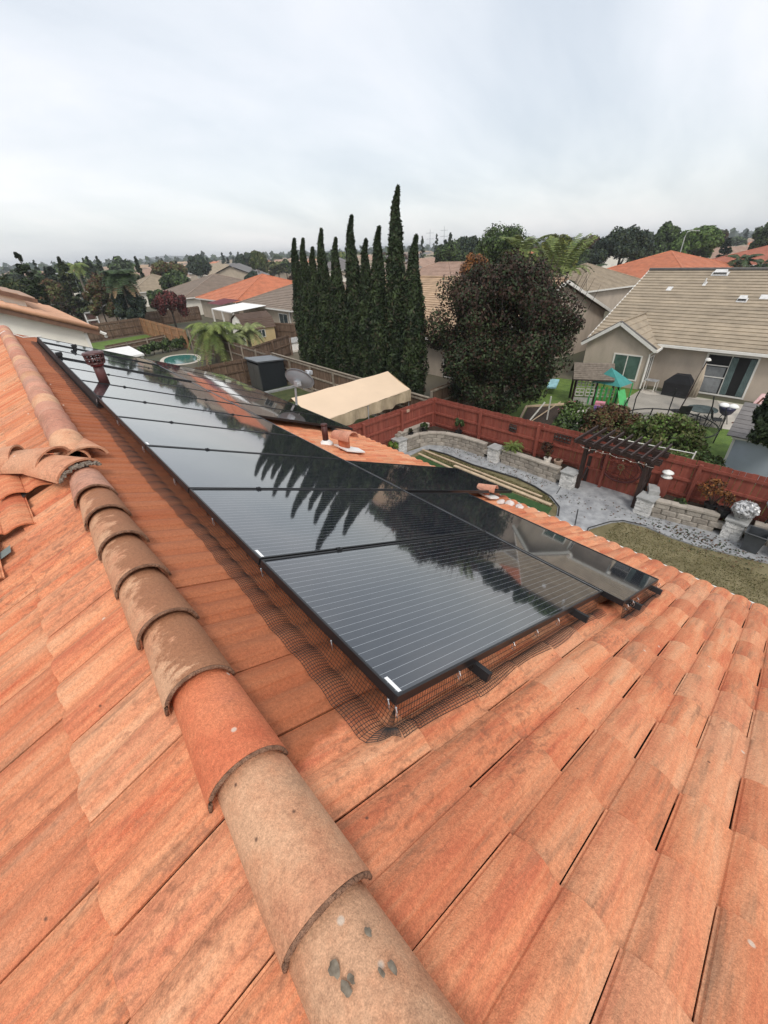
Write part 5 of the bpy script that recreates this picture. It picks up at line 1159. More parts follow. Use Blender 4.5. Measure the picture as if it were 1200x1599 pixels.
# playhouse
fr2 = Fr((21.9, 9.9), R(-58)); t = thing('playhouse', 'wooden playhouse with white lattice windows and a brown shingled roof', 'playhouse', (22.2, 9.4, 0))
for u in (0, 1.05, 2.1):
    for v in (0, 1.2): b = MB(); b.bar(fr2(u, v, 0), fr2(u, v, 1.42), .09); b.build('post', m_darkwood, t)
b = MB(); b.add([fr2(0, 0, .0), fr2(1.05, 0, .0), fr2(1.05, 0, .42), fr2(0, 0, .42)], [(0, 1, 2, 3)]); b.build('lower_panel', mat('pale_panel', (.38, .36, .34)), t)
m_lat = mat('pale_lattice', (.52, .50, .46), var=.1)
for (u, z) in ((.08, 1.0), (.58, 1.0), (.08, .52), (.58, .52), (1.15, .52), (1.62, .52)):
    b = MB(); W_, H_ = .40, .36
    for k in range(3): b.bar(fr2(u+W_*k/2, -.03, z), fr2(u+W_*k/2, -.03, z+H_), .045)
    for k in range(3): b.bar(fr2(u, -.03, z+H_*k/2), fr2(u+W_, -.03, z+H_*k/2), .045)
    b.build('window_lattice', m_lat, t)
b = MB(); b.add([fr2(-.2, -.35, 1.42), fr2(1.75, -.35, 1.42), fr2(1.75, .6, 2.05), fr2(-.2, .6, 2.05)], [(0, 1, 2, 3)]); b.add([fr2(-.2, 1.5, 1.42), fr2(1.75, 1.5, 1.42), fr2(1.75, .6, 2.05), fr2(-.2, .6, 2.05)], [(3, 2, 1, 0)]); b.add([fr2(-.2, -.35, 1.38), fr2(1.75, -.35, 1.38), fr2(1.75, -.35, 1.42), fr2(-.2, -.35, 1.42)], [(0, 1, 2, 3)])
b.build('deck', m_felt, t); course_roof(fr2, t, ((-.2, -.35, 1.44), (1.75, -.35, 1.44), (1.75, .6, 2.07), (-.2, .6, 2.07)), mat('play_shingle', (.17, .14, .11), var=.25, scale=6), 9, name='shingle_course', lift=.02)
t = thing('slide_tower', 'green plastic slide frame under a small teal canopy beside the playhouse', 'play set', (23.0, 8.3, 0)); m_teal = mat('teal_fabric', (.05, .26, .24), var=.12, rough=.6); m_gp = mat('green_plastic', (.06, .36, .10), var=.15, rough=.4)
b = MB(); q = [(22.3, 9.2, 1.25), (23.1, 8.9, 1.2), (23.6, 7.7, 1.2), (22.6, 7.9, 1.15)]; ap = (22.7, 8.6, 2.0)
V = [Vector(p) for p in q]+[Vector(ap)]; b.add(V, [(0, 1, 4), (1, 2, 4), (2, 3, 4), (3, 0, 4)]); b.build('canopy', m_teal, t)
for p in q: b = MB(); b.bar((p[0], p[1], 0), p, .05); b.build('post', m_gp, t)
for k in range(5): b = MB(); y = 8.95-.22*k; b.bar((22.45+.05*k, y, .1), (22.45+.05*k, y, 1.05), .09, .04); b.build('slat', m_gp, t)
b = MB(); b.add(*grid_sheet((22.5, 7.95, 1.0), (23.0, 7.8, 1.0), (22.3, 7.1, .15), (21.8, 7.3, .15), 4, 6)); b.build('slide', m_gp, t)
t = thing('toy', 'purple and pink plastic toy in the shrubs below the playhouse', 'toy', (20.0, 7.7, 0)); b = MB(); b.box((20.0, 7.65, .75), (.32, .5, .32), .3); b.build('body', mat('purple_plastic', (.17, .09, .30)), t); b = MB(); b.box((20.05, 7.7, .98), (.3, .42, .14), .3); b.build('lid', mat('pink_plastic', (.55, .22, .26)), t); b = MB(); b.bar((20.1, 7.5, 0), (20.0, 7.65, .6), .04); b.build('leg', m_trim, t)
b = MB()
for a, e in (((17.2, 10.2, .05), (19.9, 11.4, .05)), ((19.9, 11.4, .05), (21.6, 10.1, .05)), ((17.2, 10.2, .05), (18.3, 8.2, .05))): b.bar(a, e, .09, .10)
tag(b.build('sandbox_border', m_lumber), 'pale timber border of a dark play bed below the playhouse', 'border'); sheet('play_bed', [(18.2, 9.0), (21.5, 10.0), (19.9, 11.3), (17.4, 10.2)], m_soil, .02)
t = thing('swing_frame', 'bare pale pole frame standing on the lawn by the dark tree', 'frame', (17.6, 9.4, 0)); b = MB(); b.bar((17.4, 9.9, 0), (18.2, 9.5, 1.1), .05); b.build('pole', m_trim, t); b = MB(); b.bar((18.9, 9.6, 0), (18.9, 9.6, 1.2), .05); b.build('pole', m_trim, t); b = MB(); b.bar((17.4, 9.9, .05), (20.6, 9.9, .45), .04); b.build('pole', m_lumber, t)
b = MB(); b.box((23.4, 11.9, .45), (1.8, .5, .08), .4); tag(b.build('kiddie_pool', mat('pale_teal', (.25, .45, .48))), 'pale blue plastic bench by the fence behind the playhouse', 'bench')
for (x, y, h, r, mats, n, sz, lab, cat) in ((15.6, 9.2, .95, .9, [L_grn, L_brg], 2200, .09, 'bright green leafy shrub behind the red fence under the dark tree', 'shrub'), (16.3, 7.6, 1.2, .95, [L_dkg, L_grn], 2600, .09, 'dark green shrub behind the red fence beside the brighter one', 'shrub'),
                                       (18.0, 7.5, 1.35, .9, [L_grn, L_wht], 2000, .09, 'shrub dotted with pale flowers below the playhouse', 'shrub'), (19.3, 8.6, 1.1, .6, [L_grn, L_pnk], 1200, .08, 'small shrub with pink flowers at the playhouse corner', 'shrub')):
    broad(lab, x, y, h, r, mats, n=n, leaf=sz, z0=.05, ncl=22, cat=cat, name='shrub', tint=.12 if L_wht in mats or L_pnk in mats else .4, twigs=3, crad=.42)
for (x, y, h, rx, ry, mats, n, lab) in ((17.6, 6.2, 1.75, 1.5, 1.15, [L_brn, L_olv], 9000, 'rust brown autumn vine mound behind the pergola'), (17.3, 3.9, 1.95, 1.7, 1.5, [L_olv, L_brg], 13000, 'olive green vine mound behind the red fence right of the rusty one'), (16.0, 2.6, 1.35, 1.1, 1.25, [L_grn, L_olv], 5000, 'low green vine growth just behind the red fence')):
    t = thing('shrub', lab, 'shrub', (x, y, 0), 'vine mounds behind the red fence'); P, e = clumps((x, y, h*.48), (rx, ry, h*.55), n, 60, .26); k = P[:, 2] > .02
    limbs((x, y, 0), (x, y, h*.7), 5, .05, .8, 'stem', t); me = leaf_mesh('foliage', P[k]-np.array([x, y, 0]), e[k], .075, mats, tint=.35); o = bpy.data.objects.new('foliage', me); COL.objects.link(o); o.parent = t
b = MB(); b.tube([(15.0, 5.6, 1.9-.4), (15.6, 4.3, 1.35), (15.4, 2.6, 1.55)], .02, 5); tag(b.build('hose', m_trim), 'pale hose line drooping over the green vine mound', 'hose')
b = MB(); b.bar((14.9, 2.65, 0), (15.1, 2.55, 1.75), .035); tag(b.build('stake', m_trim), 'thin white stake leaning over the red fence in front of the vines', 'stake')
# pale blue shed at the right edge
t = thing('blue_shed', 'pale blue grey shed with white trim and a grey shingle roof behind the red fence', 'shed', (18.2, 1.9, 0)); m_blue = mat('pale_blue_siding', (.42, .47, .54), var=.06, scale=2)
b = MB(); b.add([(18.0, 2.1, 0), (18.3, -3, 0), (18.3, -3, 1.5), (18.0, 2.1, 1.5), (20.6, 2.3, 0), (20.6, 2.3, 1.5), (20.8, -3, 0), (20.8, -3, 1.5)], [(0, 3, 2, 1), (0, 4, 5, 3), (4, 6, 7, 5)]); b.build('wall', m_blue, t)
b = MB(); b.bar((17.9, 2.2, 1.52), (18.2, -3, 1.52), .10, .12); b.bar((17.98, 2.12, 0), (17.98, 2.12, 1.5), .07); b.build('trim', m_trim, t)
course_roof(Fr((0, 0), 0), t, ((17.8, 2.35, 1.55), (18.1, -3, 1.55), (19.5, -3, 2.35), (19.3, 2.45, 2.35)), R_gry, 8, name='shingle_course', lift=.02)
t = thing('evergreen_tree', 'dark drooping evergreen hanging over the blue shed at the right edge', 'tree', (16.6, -.3, 0)); limbs((16.6, -.3, 0), (16.7, .5, 3.6), 10, .12, 1.5, 'trunk', t)
P, e = clumps((16.5, .75, 2.6), (1.3, 1.15, 1.5), 22000, 60, .24); me = leaf_mesh('crown', P-np.array([16.6, -.3, 0]), e, .075, [L_dkg, L_cyp], aspect=2.6, tint=.4, droop=1.); o = bpy.data.objects.new('crown', me); COL.objects.link(o); o.parent = t
# fence between tan yard and the next
fence('wooden_fence', 'grey brown side fence running beside the tan house past the dark tree', (14.6, 13.6), (26.0, 14.3), 1.7, (m_brownwood, m_greywood), side=-1)

# house behind cypress row and dark tree
t = thing('beige_house', 'beige gabled house with a sandy ribbed roof behind the dark tree and cypresses', 'house', (29.5, 25, 0)); F0 = Fr((0, 0), 0)
b = MB(); b.add([(21.6, 15.7, 0), (37.2, 15.7, 0), (37.2, 15.7, 2.7), (29.5, 15.7, 5.15), (21.6, 15.7, 2.6), (21.6, 36, 0), (21.6, 36, 2.6)], [(0, 1, 2, 3, 4), (5, 0, 4, 6)]); b.build('wall', m_stucco, t)
course_roof(F0, t, ((21, 36.5, 2.55), (21, 15.3, 2.55), (29.5, 15.3, 5.35), (29.5, 36.5, 5.35)), R_tan2, 25).build('roof_deck', m_felt, t)
course_roof(F0, t, ((37.8, 15.3, 2.6), (37.8, 36.5, 2.6), (29.5, 36.5, 5.35), (29.5, 15.3, 5.35)), R_tan2, 25, parts=False, name='rear_roof')
b = MB(); b.bar((21, 15.28, 2.46), (29.5, 15.28, 5.26), .06, .2); b.build('rake_board', m_trim, t); b = MB(); b.bar((29.5, 15.28, 5.26), (37.8, 15.28, 2.52), .06, .2); b.build('rake_board', m_trim, t)
b = MB(); b.bar((20.95, 15.3, 2.48), (20.95, 36.5, 2.48), .1, .14); b.build('gutter', m_trim, t)
b = MB(); [b.box((29.0+.5*k, 15.66, 4.15), (.32, .05, .65)) for k in range(2)]; b.build('gable_vent', m_trim, t)
window(Fr((21.6, 0), R(90)), t, 17.2, 18.9, .1, 2.1, 0, side=-1, name='patio_door', glass=m_dark, mull=1); window(Fr((21.6, 0), R(90)), t, 21.0, 22.3, .9, 2.0, 0, side=-1)
b = MB(); b.tube([(29.5, 15.3, 5.4), (29.5, 36.5, 5.4)], .1, 6); b.build('ridge_line', R_tan2, t)
t = thing('twin_gable_house', 'pinkish tan roofed house with small gables rising behind the sandy roof', 'house', (50, 40, 0))
simple = simple_house
_t, _f, _r = simple('house', 'pinkish tan hip roofed house rising behind the sandy ribbed roof', (50, 42), R(90), 22, 15, 2.7, 3.0, m_stucco2, R_pnk, group=None)
bpy.data.objects.remove(t)
simple('house', 'bright orange hip roofed house behind the big tan roof', (78, 25.5), R(86), 15.5, 23, 2.7, 3.0, m_stucco2, R_org, n=26, wins=((6.5, 8.2, 1.0, 2.1, -12.0, dict()),) if False else ())
t_ = [o for o in bpy.data.objects if o.get('label', '').startswith('bright orange')][0]
window(Fr((66.2, 27.5), R(90)), t_, -1.6, 1.2, .6, 2.0, 0.02, side=-1, glass=m_glassg)
simple('house', 'tan hip roofed house left of the bright orange roof', (60, 29), R(80), 10, 12, 2.6, 2.4, m_stucco, R_tan)
simple('house', 'red brown hip roofed house with roof panels at the right edge', (103, 15.5), R(84), 20, 20, 3.3, 3.1, m_stucco2, R_red)
simple('house', 'two storey pale house with a white panel on its roof among the trees', (122, 57), R(70), 13, 11, 5.2, 2.2, m_cream, R_gry, wins=((-4, -2, 3, 4.4, -5.5), (-.5, 1, 3, 4.4, -5.5), (2.5, 4.5, 3, 4.4, -5.5)))
b = MB(); b.add([(115.5, 58, 6.5), (116, 54, 6.5), (119, 54.5, 7.25), (118.5, 58.5, 7.25)], [(0, 1, 2, 3)]); tag(b.build('roof_panel', m_white), 'white panel lying on the grey roof of the two storey pale house', 'roof panel')
# left side
simple('house', 'brown ribbed hip roofed house left of the cypress row behind the yellow shed', (31.5, 48.6), R(90), 12.5, 15, 2.6, 2.5, m_stucco2, R_brn, n=22)
t_ = [o for o in bpy.data.objects if o.get('label', '').startswith('brown ribbed')][0]
window(Fr((24.0, 44.5), R(90)), t_, -.8, 1.0, .9, 2.0, 0, side=-1)
b = MB(); b.box((23.9, 43, 1.2), (.12, .12, 2.4)); b.build('downpipe', m_trim, t_)
simple('house', 'bright orange hip roofed house behind the palms', (31.8, 63.5), R(90), 13, 15, 2.6, 2.6, m_stucco2, R_org, n=22)
simple('house', 'brown hip roofed house left of the orange roof behind the maroon tree', (31, 79.5), R(90), 14, 16, 2.6, 2.6, m_cream, R_brn)
simple('house', 'long dark grey gabled house beyond the orange roof', (52, 118), R(62), 34, 15, 2.8, 3.1, m_stucco2, R_gry, hip=False)
simple('house', 'sandy gabled house beyond the orange roof near the cypresses', (60, 92), R(60), 17, 12, 2.8, 2.7, m_cream, R_tan2, hip=False)
simple('house', 'tan hip roofed house beyond the maroon tree', (27.5, 103), R(90), 12, 12, 2.6, 2.6, m_cream, R_tan)
simple('house', 'grey hip roofed house just left of the cypress row on the skyline', (92, 128), R(50), 24, 14, 2.9, 3.0, m_stucco2, R_gry)
t = thing('patio_cover', 'white flat patio cover beside the brown ribbed house', 'patio cover', (21.5, 50.5, 0)); b = MB(); b.add([(19.6, 53.6, 2.5), (19.4, 47.3, 2.5), (23.6, 47.4, 2.75), (23.6, 53.6, 2.75)], [(0, 1, 2, 3)]); b.add([(19.6, 53.6, 2.4), (19.4, 47.3, 2.4), (19.4, 47.3, 2.5), (19.6, 53.6, 2.5)], [(0, 1, 2, 3)]); b.build('roof', m_white, t)
for y in (47.5, 50.5, 53.4): b = MB(); b.box((19.6, y, 1.2), (.15, .15, 2.4)); b.build('post', m_trim, t)
b = MB(); b.add([(21.0, 54.0, 2.7), (23.6, 54.0, 3.0), (23.6, 59.0, 3.0), (21.0, 58.6, 2.7)], [(0, 1, 2, 3)]); tag(b.build('awning', mat('dark_red_awning', (.13, .025, .03))), 'dark red awning on the orange roofed house beyond the white patio cover', 'awning')
t = thing('yellow_shed', 'yellow shed with a brown barn shaped roof and a small window', 'shed', (19.2, 42, 0)); m_yel = mat('yellow_siding', (.50, .38, .20), var=.06, scale=2); X0, X1, Y0_, Y1_ = 17.5, 20.7, 40.7, 43.4
b = MB(); b.add([(X0, Y0_, 0), (X1, Y0_, 0), (X1, Y1_, 0), (X0, Y1_, 0), (X0, Y0_, 1.6), (X1, Y0_, 1.6), (X1, Y1_, 1.6), (X0, Y1_, 1.6)], [(0, 1, 5, 4), (1, 2, 6, 5), (2, 3, 7, 6)]); b.build('wall', m_yel, t)
b = MB(); ym = (Y0_+Y1_)/2
b.add([(X0, Y0_, 0), (X0, Y1_, 0), (X0, Y1_, 1.6), (X0, Y1_-.45, 2.35), (X0, ym, 2.75), (X0, Y0_+.45, 2.35), (X0, Y0_, 1.6)], [(6, 5, 4, 3, 2, 1, 0)]); b.build('gable_end', m_cream, t)
b = MB(); pf = [(Y0_-.15, 1.5), (Y0_+.40, 2.42), (ym, 2.85), (Y1_-.40, 2.42), (Y1_+.15, 1.5)]
for (ya, za), (yb, zb_) in zip(pf[:-1], pf[1:]):
    for k in range(5):
        t0, t1 = k/5, (k+1)/5; b.add([(X0-.12, ya+(yb-ya)*t0, za+(zb_-za)*t0+.02), (X1+.12, ya+(yb-ya)*t0, za+(zb_-za)*t0+.02), (X1+.12, ya+(yb-ya)*t1, za+(zb_-za)*t1), (X0-.12, ya+(yb-ya)*t1, za+(zb_-za)*t1)], [(0, 1, 2, 3)])
b.build('roof', R_brd, t); window(F0, t, 18.9, 19.6, .75, 1.35, Y0_, frame=.05); window(Fr((X0, 0), R(90)), t, 41.7, 42.3, 1.6, 2.1, 0, side=-1, frame=.05)
t = thing('dog_house', 'small white dog house on the pale slab beyond the brown fence', 'dog house', (19.8, 36, 0)); b = MB(); b.add([(19.2, 35.6, 0), (20.4, 35.6, 0), (20.4, 36.4, 0), (19.2, 36.4, 0), (19.2, 35.6, .7), (20.4, 35.6, .7), (20.4, 36.4, .7), (19.2, 36.4, .7)], [(0, 1, 5, 4), (1, 2, 6, 5), (3, 0, 4, 7)]); b.build('wall', m_white, t)
b = MB(); b.add([(19.1, 35.5, .68), (20.5, 35.5, .68), (20.5, 36.0, 1.05), (19.1, 36.0, 1.05), (20.5, 36.5, .68), (19.1, 36.5, .68)], [(0, 1, 2, 3), (3, 2, 4, 5)]); b.build('roof', m_capg, t)
sheet('slab', [(18.6, 38.4), (21.8, 38.6), (22.2, 35.0), (19, 34.8)], m_patio, .012); sheet('back_lawn', [(15.2, 36.2), (19.5, 37.8), (18.9, 41.2), (15, 40.8)], m_green, .010)
fence('wooden_fence', 'dark fence beside the yellow shed in front of the brown ribbed house', (21.2, 42.0), (23.4, 36.5), 1.7, (m_brownwood, m_brownwood), side=-1)
fence('wooden_fence', 'brown fence behind the cypress row running to the palms', (13.8, 31.5), (18.5, 34.0), 1.7, (m_brownwood, m_brownwood), side=-1)
fence('wooden_fence', 'brown fence at the far side of the bright green lawn', (3.5, 58.6), (13.0, 60.2), 1.8, (m_brownwood, m_brownwood), side=-1, jag=.03)
fence('wooden_fence', 'newer orange brown fence angling away from the bright green lawn', (13.1, 60.2), (13.3, 44.5), 1.8, (m_orwood, m_orwood), side=-1)
fence('wooden_fence', 'dark old fence along the near side of the bright green lawn', (6.9, 49.2), (13.0, 51.2), .8, (m_brownwood, m_greywood), side=-1, rails=(.2, .6))
fence('wooden_fence', 'brown fence behind the pool on the palm side', (13.5, 27.6), (13.6, 44.4), 1.8, (m_brownwood, m_greywood), side=1)
fence('wooden_fence', 'dark fence behind the maroon tree', (14.5, 66), (22.5, 66.5), 1.8, (m_brownwood, m_brownwood), side=-1)
sheet('bright_lawn', [(5.6, 58.0), (13.0, 59.2), (13.1, 52.6), (6.6, 50.8)], m_green, .010)
# pool
n_ = 28; el = lambda rx, ry: [(10.9+rx*math.cos(2*math.pi*k/n_)*(1+.12*math.sin(4*math.pi*k/n_)), 40.6+ry*math.sin(2*math.pi*k/n_)) for k in range(n_)]
fill('pool_deck', [(x+.15, y) for x, y in el(1.75, 2.6)], mat('pool_deck', (.50, .45, .38), var=.1), .02); fill('pool_water', [(x+.15, y) for x, y in el(1.4, 2.1)], mat('pool_water', (.05, .17, .15), var=.15, rough=.08, spec=.5), .035)
for k in range(6):
    x, y = 9.3+.8*k, 44.9+.15*k; broad(f'low green hedge shrub behind the pool, {ORD[k]} from the left', x, y, 1.0+.15*(k % 2), .75, [L_dkg, L_grn], n=700, leaf=.12, z0=.05, ncl=10, cat='shrub', name='shrub', group='hedge shrubs behind the pool', twigs=2, crad=.5)
t = thing('patio_cover', 'white flat topped cover just beyond the far end of our roof', 'patio cover', (5, 30, 0)); b = MB(); b.add([(4.2, 31.5, 3.0), (5.75, 31.5, 3.0), (5.7, 27.9, 3.0), (3.2, 27.9, 3.0), (4.2, 31.5, 2.9), (5.75, 31.5, 2.9), (5.7, 27.9, 2.9), (3.2, 27.9, 2.9)], [(0, 3, 2, 1), (4, 5, 6, 7), (2, 3, 7, 6), (1, 2, 6, 5)]); b.build('roof', m_white, t)
for x, y in ((5.6, 28.1), (5.6, 31.3)): b = MB(); b.box((x, y, 1.45), (.12, .12, 2.9)); b.build('post', m_trim, t)
# white neighbour house with orange tiles
t = thing('white_house', 'white stucco house with an orange tile rake at the far end of our roof', 'house', (-3, 24, 0))
b = MB(); zr = lambda x: 5.52-(x-2.35)*.41
b.add([(2.32, 20, 0), (2.32, 20, zr(2.32)), (-4, 20, zr(-4)), (-9, 20, zr(-4)-2.0), (-9, 20, 0)], [(0, 1, 2, 3, 4)]); b.add([(2.32, 20, 0), (2.32, 34, 0), (2.32, 34, zr(2.32)), (2.32, 20, zr(2.32))], [(0, 1, 2, 3)]); b.build('wall', m_cream, t)
course_roof(F0, t, ((2.75, 19.7, zr(2.75)+.06), (2.75, 34.3, zr(2.75)+.06), (-4, 34.3, zr(-4)+.06), (-4, 19.7, zr(-4)+.06)), rmat('apricot_tile', (.50, .27, .16)), 18, lift=.05)
b = MB(); b.bar((2.8, 19.72, zr(2.8)-.06), (-4, 19.72, zr(-4)-.06), .05, .18); b.build('rake_board', mat('brown_trim', (.16, .09, .06)), t)
b = MB(); b.tube([(2.78, 19.68, zr(2.78)+.09), (-4, 19.68, zr(-4)+.09)], .07, 7); b.build('rake_tiles', rmat('apricot_tile', (.50, .27, .16)), t, True)
b = MB(); b.tube([(2.8, 19.7, zr(2.8)-.02), (2.95, 19.68, zr(2.8)-.12), (2.95, 19.75, zr(2.8)-.22)], .06, 6); b.bar((2.35, 19.96, 0), (2.35, 19.96, 5.3), .10); b.build('corner_trim', m_trim, t)
zr2 = lambda x: 6.42-(x-1.4)*.40
b = MB(); b.add([(1.2, 24, 4), (1.2, 24, zr2(1.2)-.1), (-6, 24, zr2(-6)-.1), (-6, 24, 4)], [(0, 1, 2, 3)]); b.build('upper_wall', m_cream, t)
course_roof(F0, t, ((1.55, 23.8, zr2(1.55)), (1.55, 32, zr2(1.55)), (-6, 32, zr2(-6)), (-6, 23.8, zr2(-6))), rmat('sand_tile', (.36, .23, .16)), 16, name='tile_course').build('deck', m_felt, t)
b = MB(); b.bar((1.6, 23.8, zr2(1.6)-.08), (-6, 23.8, zr2(-6)-.08), .05, .16); b.build('rake_board', mat('brown_trim', (.16, .09, .06)), t)
# white framed shed far left
t = thing('white_framed_shed', 'tan shed with white edges and a round window beyond the bright lawn', 'shed', (11.3, 72.5, 0)); b = MB(); b.box((11.3, 73.5, .95), (4.0, 2.2, 1.9), R(-3)); b.build('wall', mat('shed_tan', (.30, .24, .19)), t)
b = MB(); b.add([(9.2, 72.1, 1.9), (13.4, 71.9, 1.9), (13.5, 74.8, 2.5), (9.2, 74.8, 2.5)], [(0, 1, 2, 3)]); b.build('roof', R_gry, t)
b = MB()
for a, e in (((9.3, 72.3, 0), (9.3, 72.3, 1.9)), ((10.6, 72.25, 0), (10.6, 72.25, 1.9)), ((13.3, 72.2, 0), (13.3, 72.2, 1.9)), ((9.3, 72.3, 1.9), (13.3, 72.2, 1.9)), ((9.3, 72.3, .05), (13.3, 72.2, .05)), ((9.3, 72.3, 1.0), (10.6, 72.25, 1.0))): b.bar(a, e, .14)
b.build('trim', m_white, t); b = MB(); b.box((9.95, 72.28, 1.45), (.8, .05, .55)); b.build('window', mat('shed_window', (.10, .05, .04)), t); b = MB(); b.tube([(9.95, 72.30, .55), (9.95, 72.22, .55)], .36, 14); b.build('round_window', mat('shed_window', (.10, .05, .04)), t)
# street lamp and power pylons
for (x, y, h, ang, lab) in ((10.1, 75, 6.6, 2.6, 'pale street lamp with a curved arm rising from the trees at the left'), (95, 29.5, 8.2, -.9, 'street lamp with a curved arm above the red brown roof at the right')):
    t = thing('street_lamp', lab, 'street lamp', (x, y, 0), 'street lamps'); b = MB(); b.tube([(x, y, 0), (x, y, h-.9), (x+.15*math.cos(ang), y+.15*math.sin(ang), h-.2), (x+.6*math.cos(ang), y+.6*math.sin(ang), h), (x+1.5*math.cos(ang), y+1.5*math.sin(ang), h)], [.10, .07, .06, .05, .04], 7); b.build('pole', mat('lamp_pole', (.42, .45, .43)), t)
    b = MB(); b.box((x+1.7*math.cos(ang), y+1.7*math.sin(ang), h-.03), (.6, .22, .12), ang); b.build('lamp_head', m_galv, t)
for i, (px_, x, y, h) in enumerate(((0, 224, 200, 18), (1, 218, 206, 17), (2, 250, 160, 14))):
    t = thing('power_pylon', f'thin distant power mast on the skyline, {ORD[i]} of the scattered masts', 'power mast', (x, y, 0), 'distant power masts'); b = MB(); b.tube([(x, y, 0), (x, y, h)], [.3, .12], 4); b.build('mast', mat('mast_grey', (.25, .27, .29)), t); b = MB(); [b.bar((x-1.6, y+1.6, h-2-3*k), (x+1.6, y-1.6, h-2-3*k), .15) for k in range(2)]; b.build('cross_arm', mat('mast_grey', (.25, .27, .29)), t)
# wires
b = MB(); b.tube([(-12, 75, 8.0), (-2, 80, 7.3), (10, 84, 8.2)], .03, 4); 

# ------------------------------------------------------------------ TREES
def conifer(label, x, y, h, r, mats, n=2600, leaf=.22, group=None, lean=0., ragged=.35):
    t = thing('conifer_tree', label, 'tree', (x, y, 0), group); b = MB(); b.tube([(x, y, 0), (x, y, h*.97)], [.16, .03], 6); b.build('trunk', m_bark, t)
    k = 46; lev = rng.uniform(.06, 1, k)**.9; ang = rng.uniform(0, 6.28, k); ln = r*(1-lev)**.75*rng.uniform(1-ragged, 1.15, k)+.08; id_ = rng.integers(0, k, n); q = rng.uniform(.15, 1, n)
    a = ang[id_]+rng.normal(0, .16, n); rr = ln[id_]*q; P = np.stack([rr*np.cos(a), rr*np.sin(a), lev[id_]*h + .12*rr + rng.normal(0, .10, n)*h*.12], 1); P[:, 2] = np.clip(P[:, 2], .15, h)
    Nn = np.stack([np.cos(a)*.3, np.sin(a)*.3, np.ones(n)], 1); me = leaf_mesh('crown', P, Nn, leaf, mats, tint=.3, droop=.5); o = bpy.data.objects.new('crown', me); COL.objects.link(o); o.parent = t; return t
conifer('tall ragged dark conifer at the far left above the white house roof', 4.1, 59.9, 8.7, 2.3, [L_dkg, L_cyp], n=6500, leaf=.22)
conifer('second ragged conifer from the left, greenish brown', 9.2, 74.4, 8.3, 2.3, [L_dkg, L_olv], n=5000, leaf=.24)
conifer('slender dark conifer on the skyline behind the olive tree', 26.2, 106.8, 8.3, 1.1, [L_dkg, L_cyp], n=1500, leaf=.3)
conifer('pair conifer at the left skyline, the left one of two', 21.2, 128, 8.8, 1.6, [L_dkg, L_blu], n=1300, leaf=.32); conifer('pair conifer at the left skyline, the right one of two', 23.6, 130, 8.8, 1.6, [L_dkg, L_blu], n=1300, leaf=.32)
conifer('small far conifer right of the tall ragged one', 12, 139.5, 8.6, 1.5, [L_dkg, L_blu], n=1300, leaf=.32)
conifer('full dark conifer on the skyline right of the cypress row', 90.5, 78.8, 10.3, 2.2, [L_dkg, L_cyp], n=2500, leaf=.3); conifer('thin far conifer just right of the tallest cypress', 107.4, 104.7, 10.5, 1.4, [L_dkg, L_blu], n=1300, leaf=.3); conifer('thin far conifer second to the right of the tallest cypress', 109.8, 101, 10.8, 1.4, [L_dkg, L_blu], n=1300, leaf=.3)
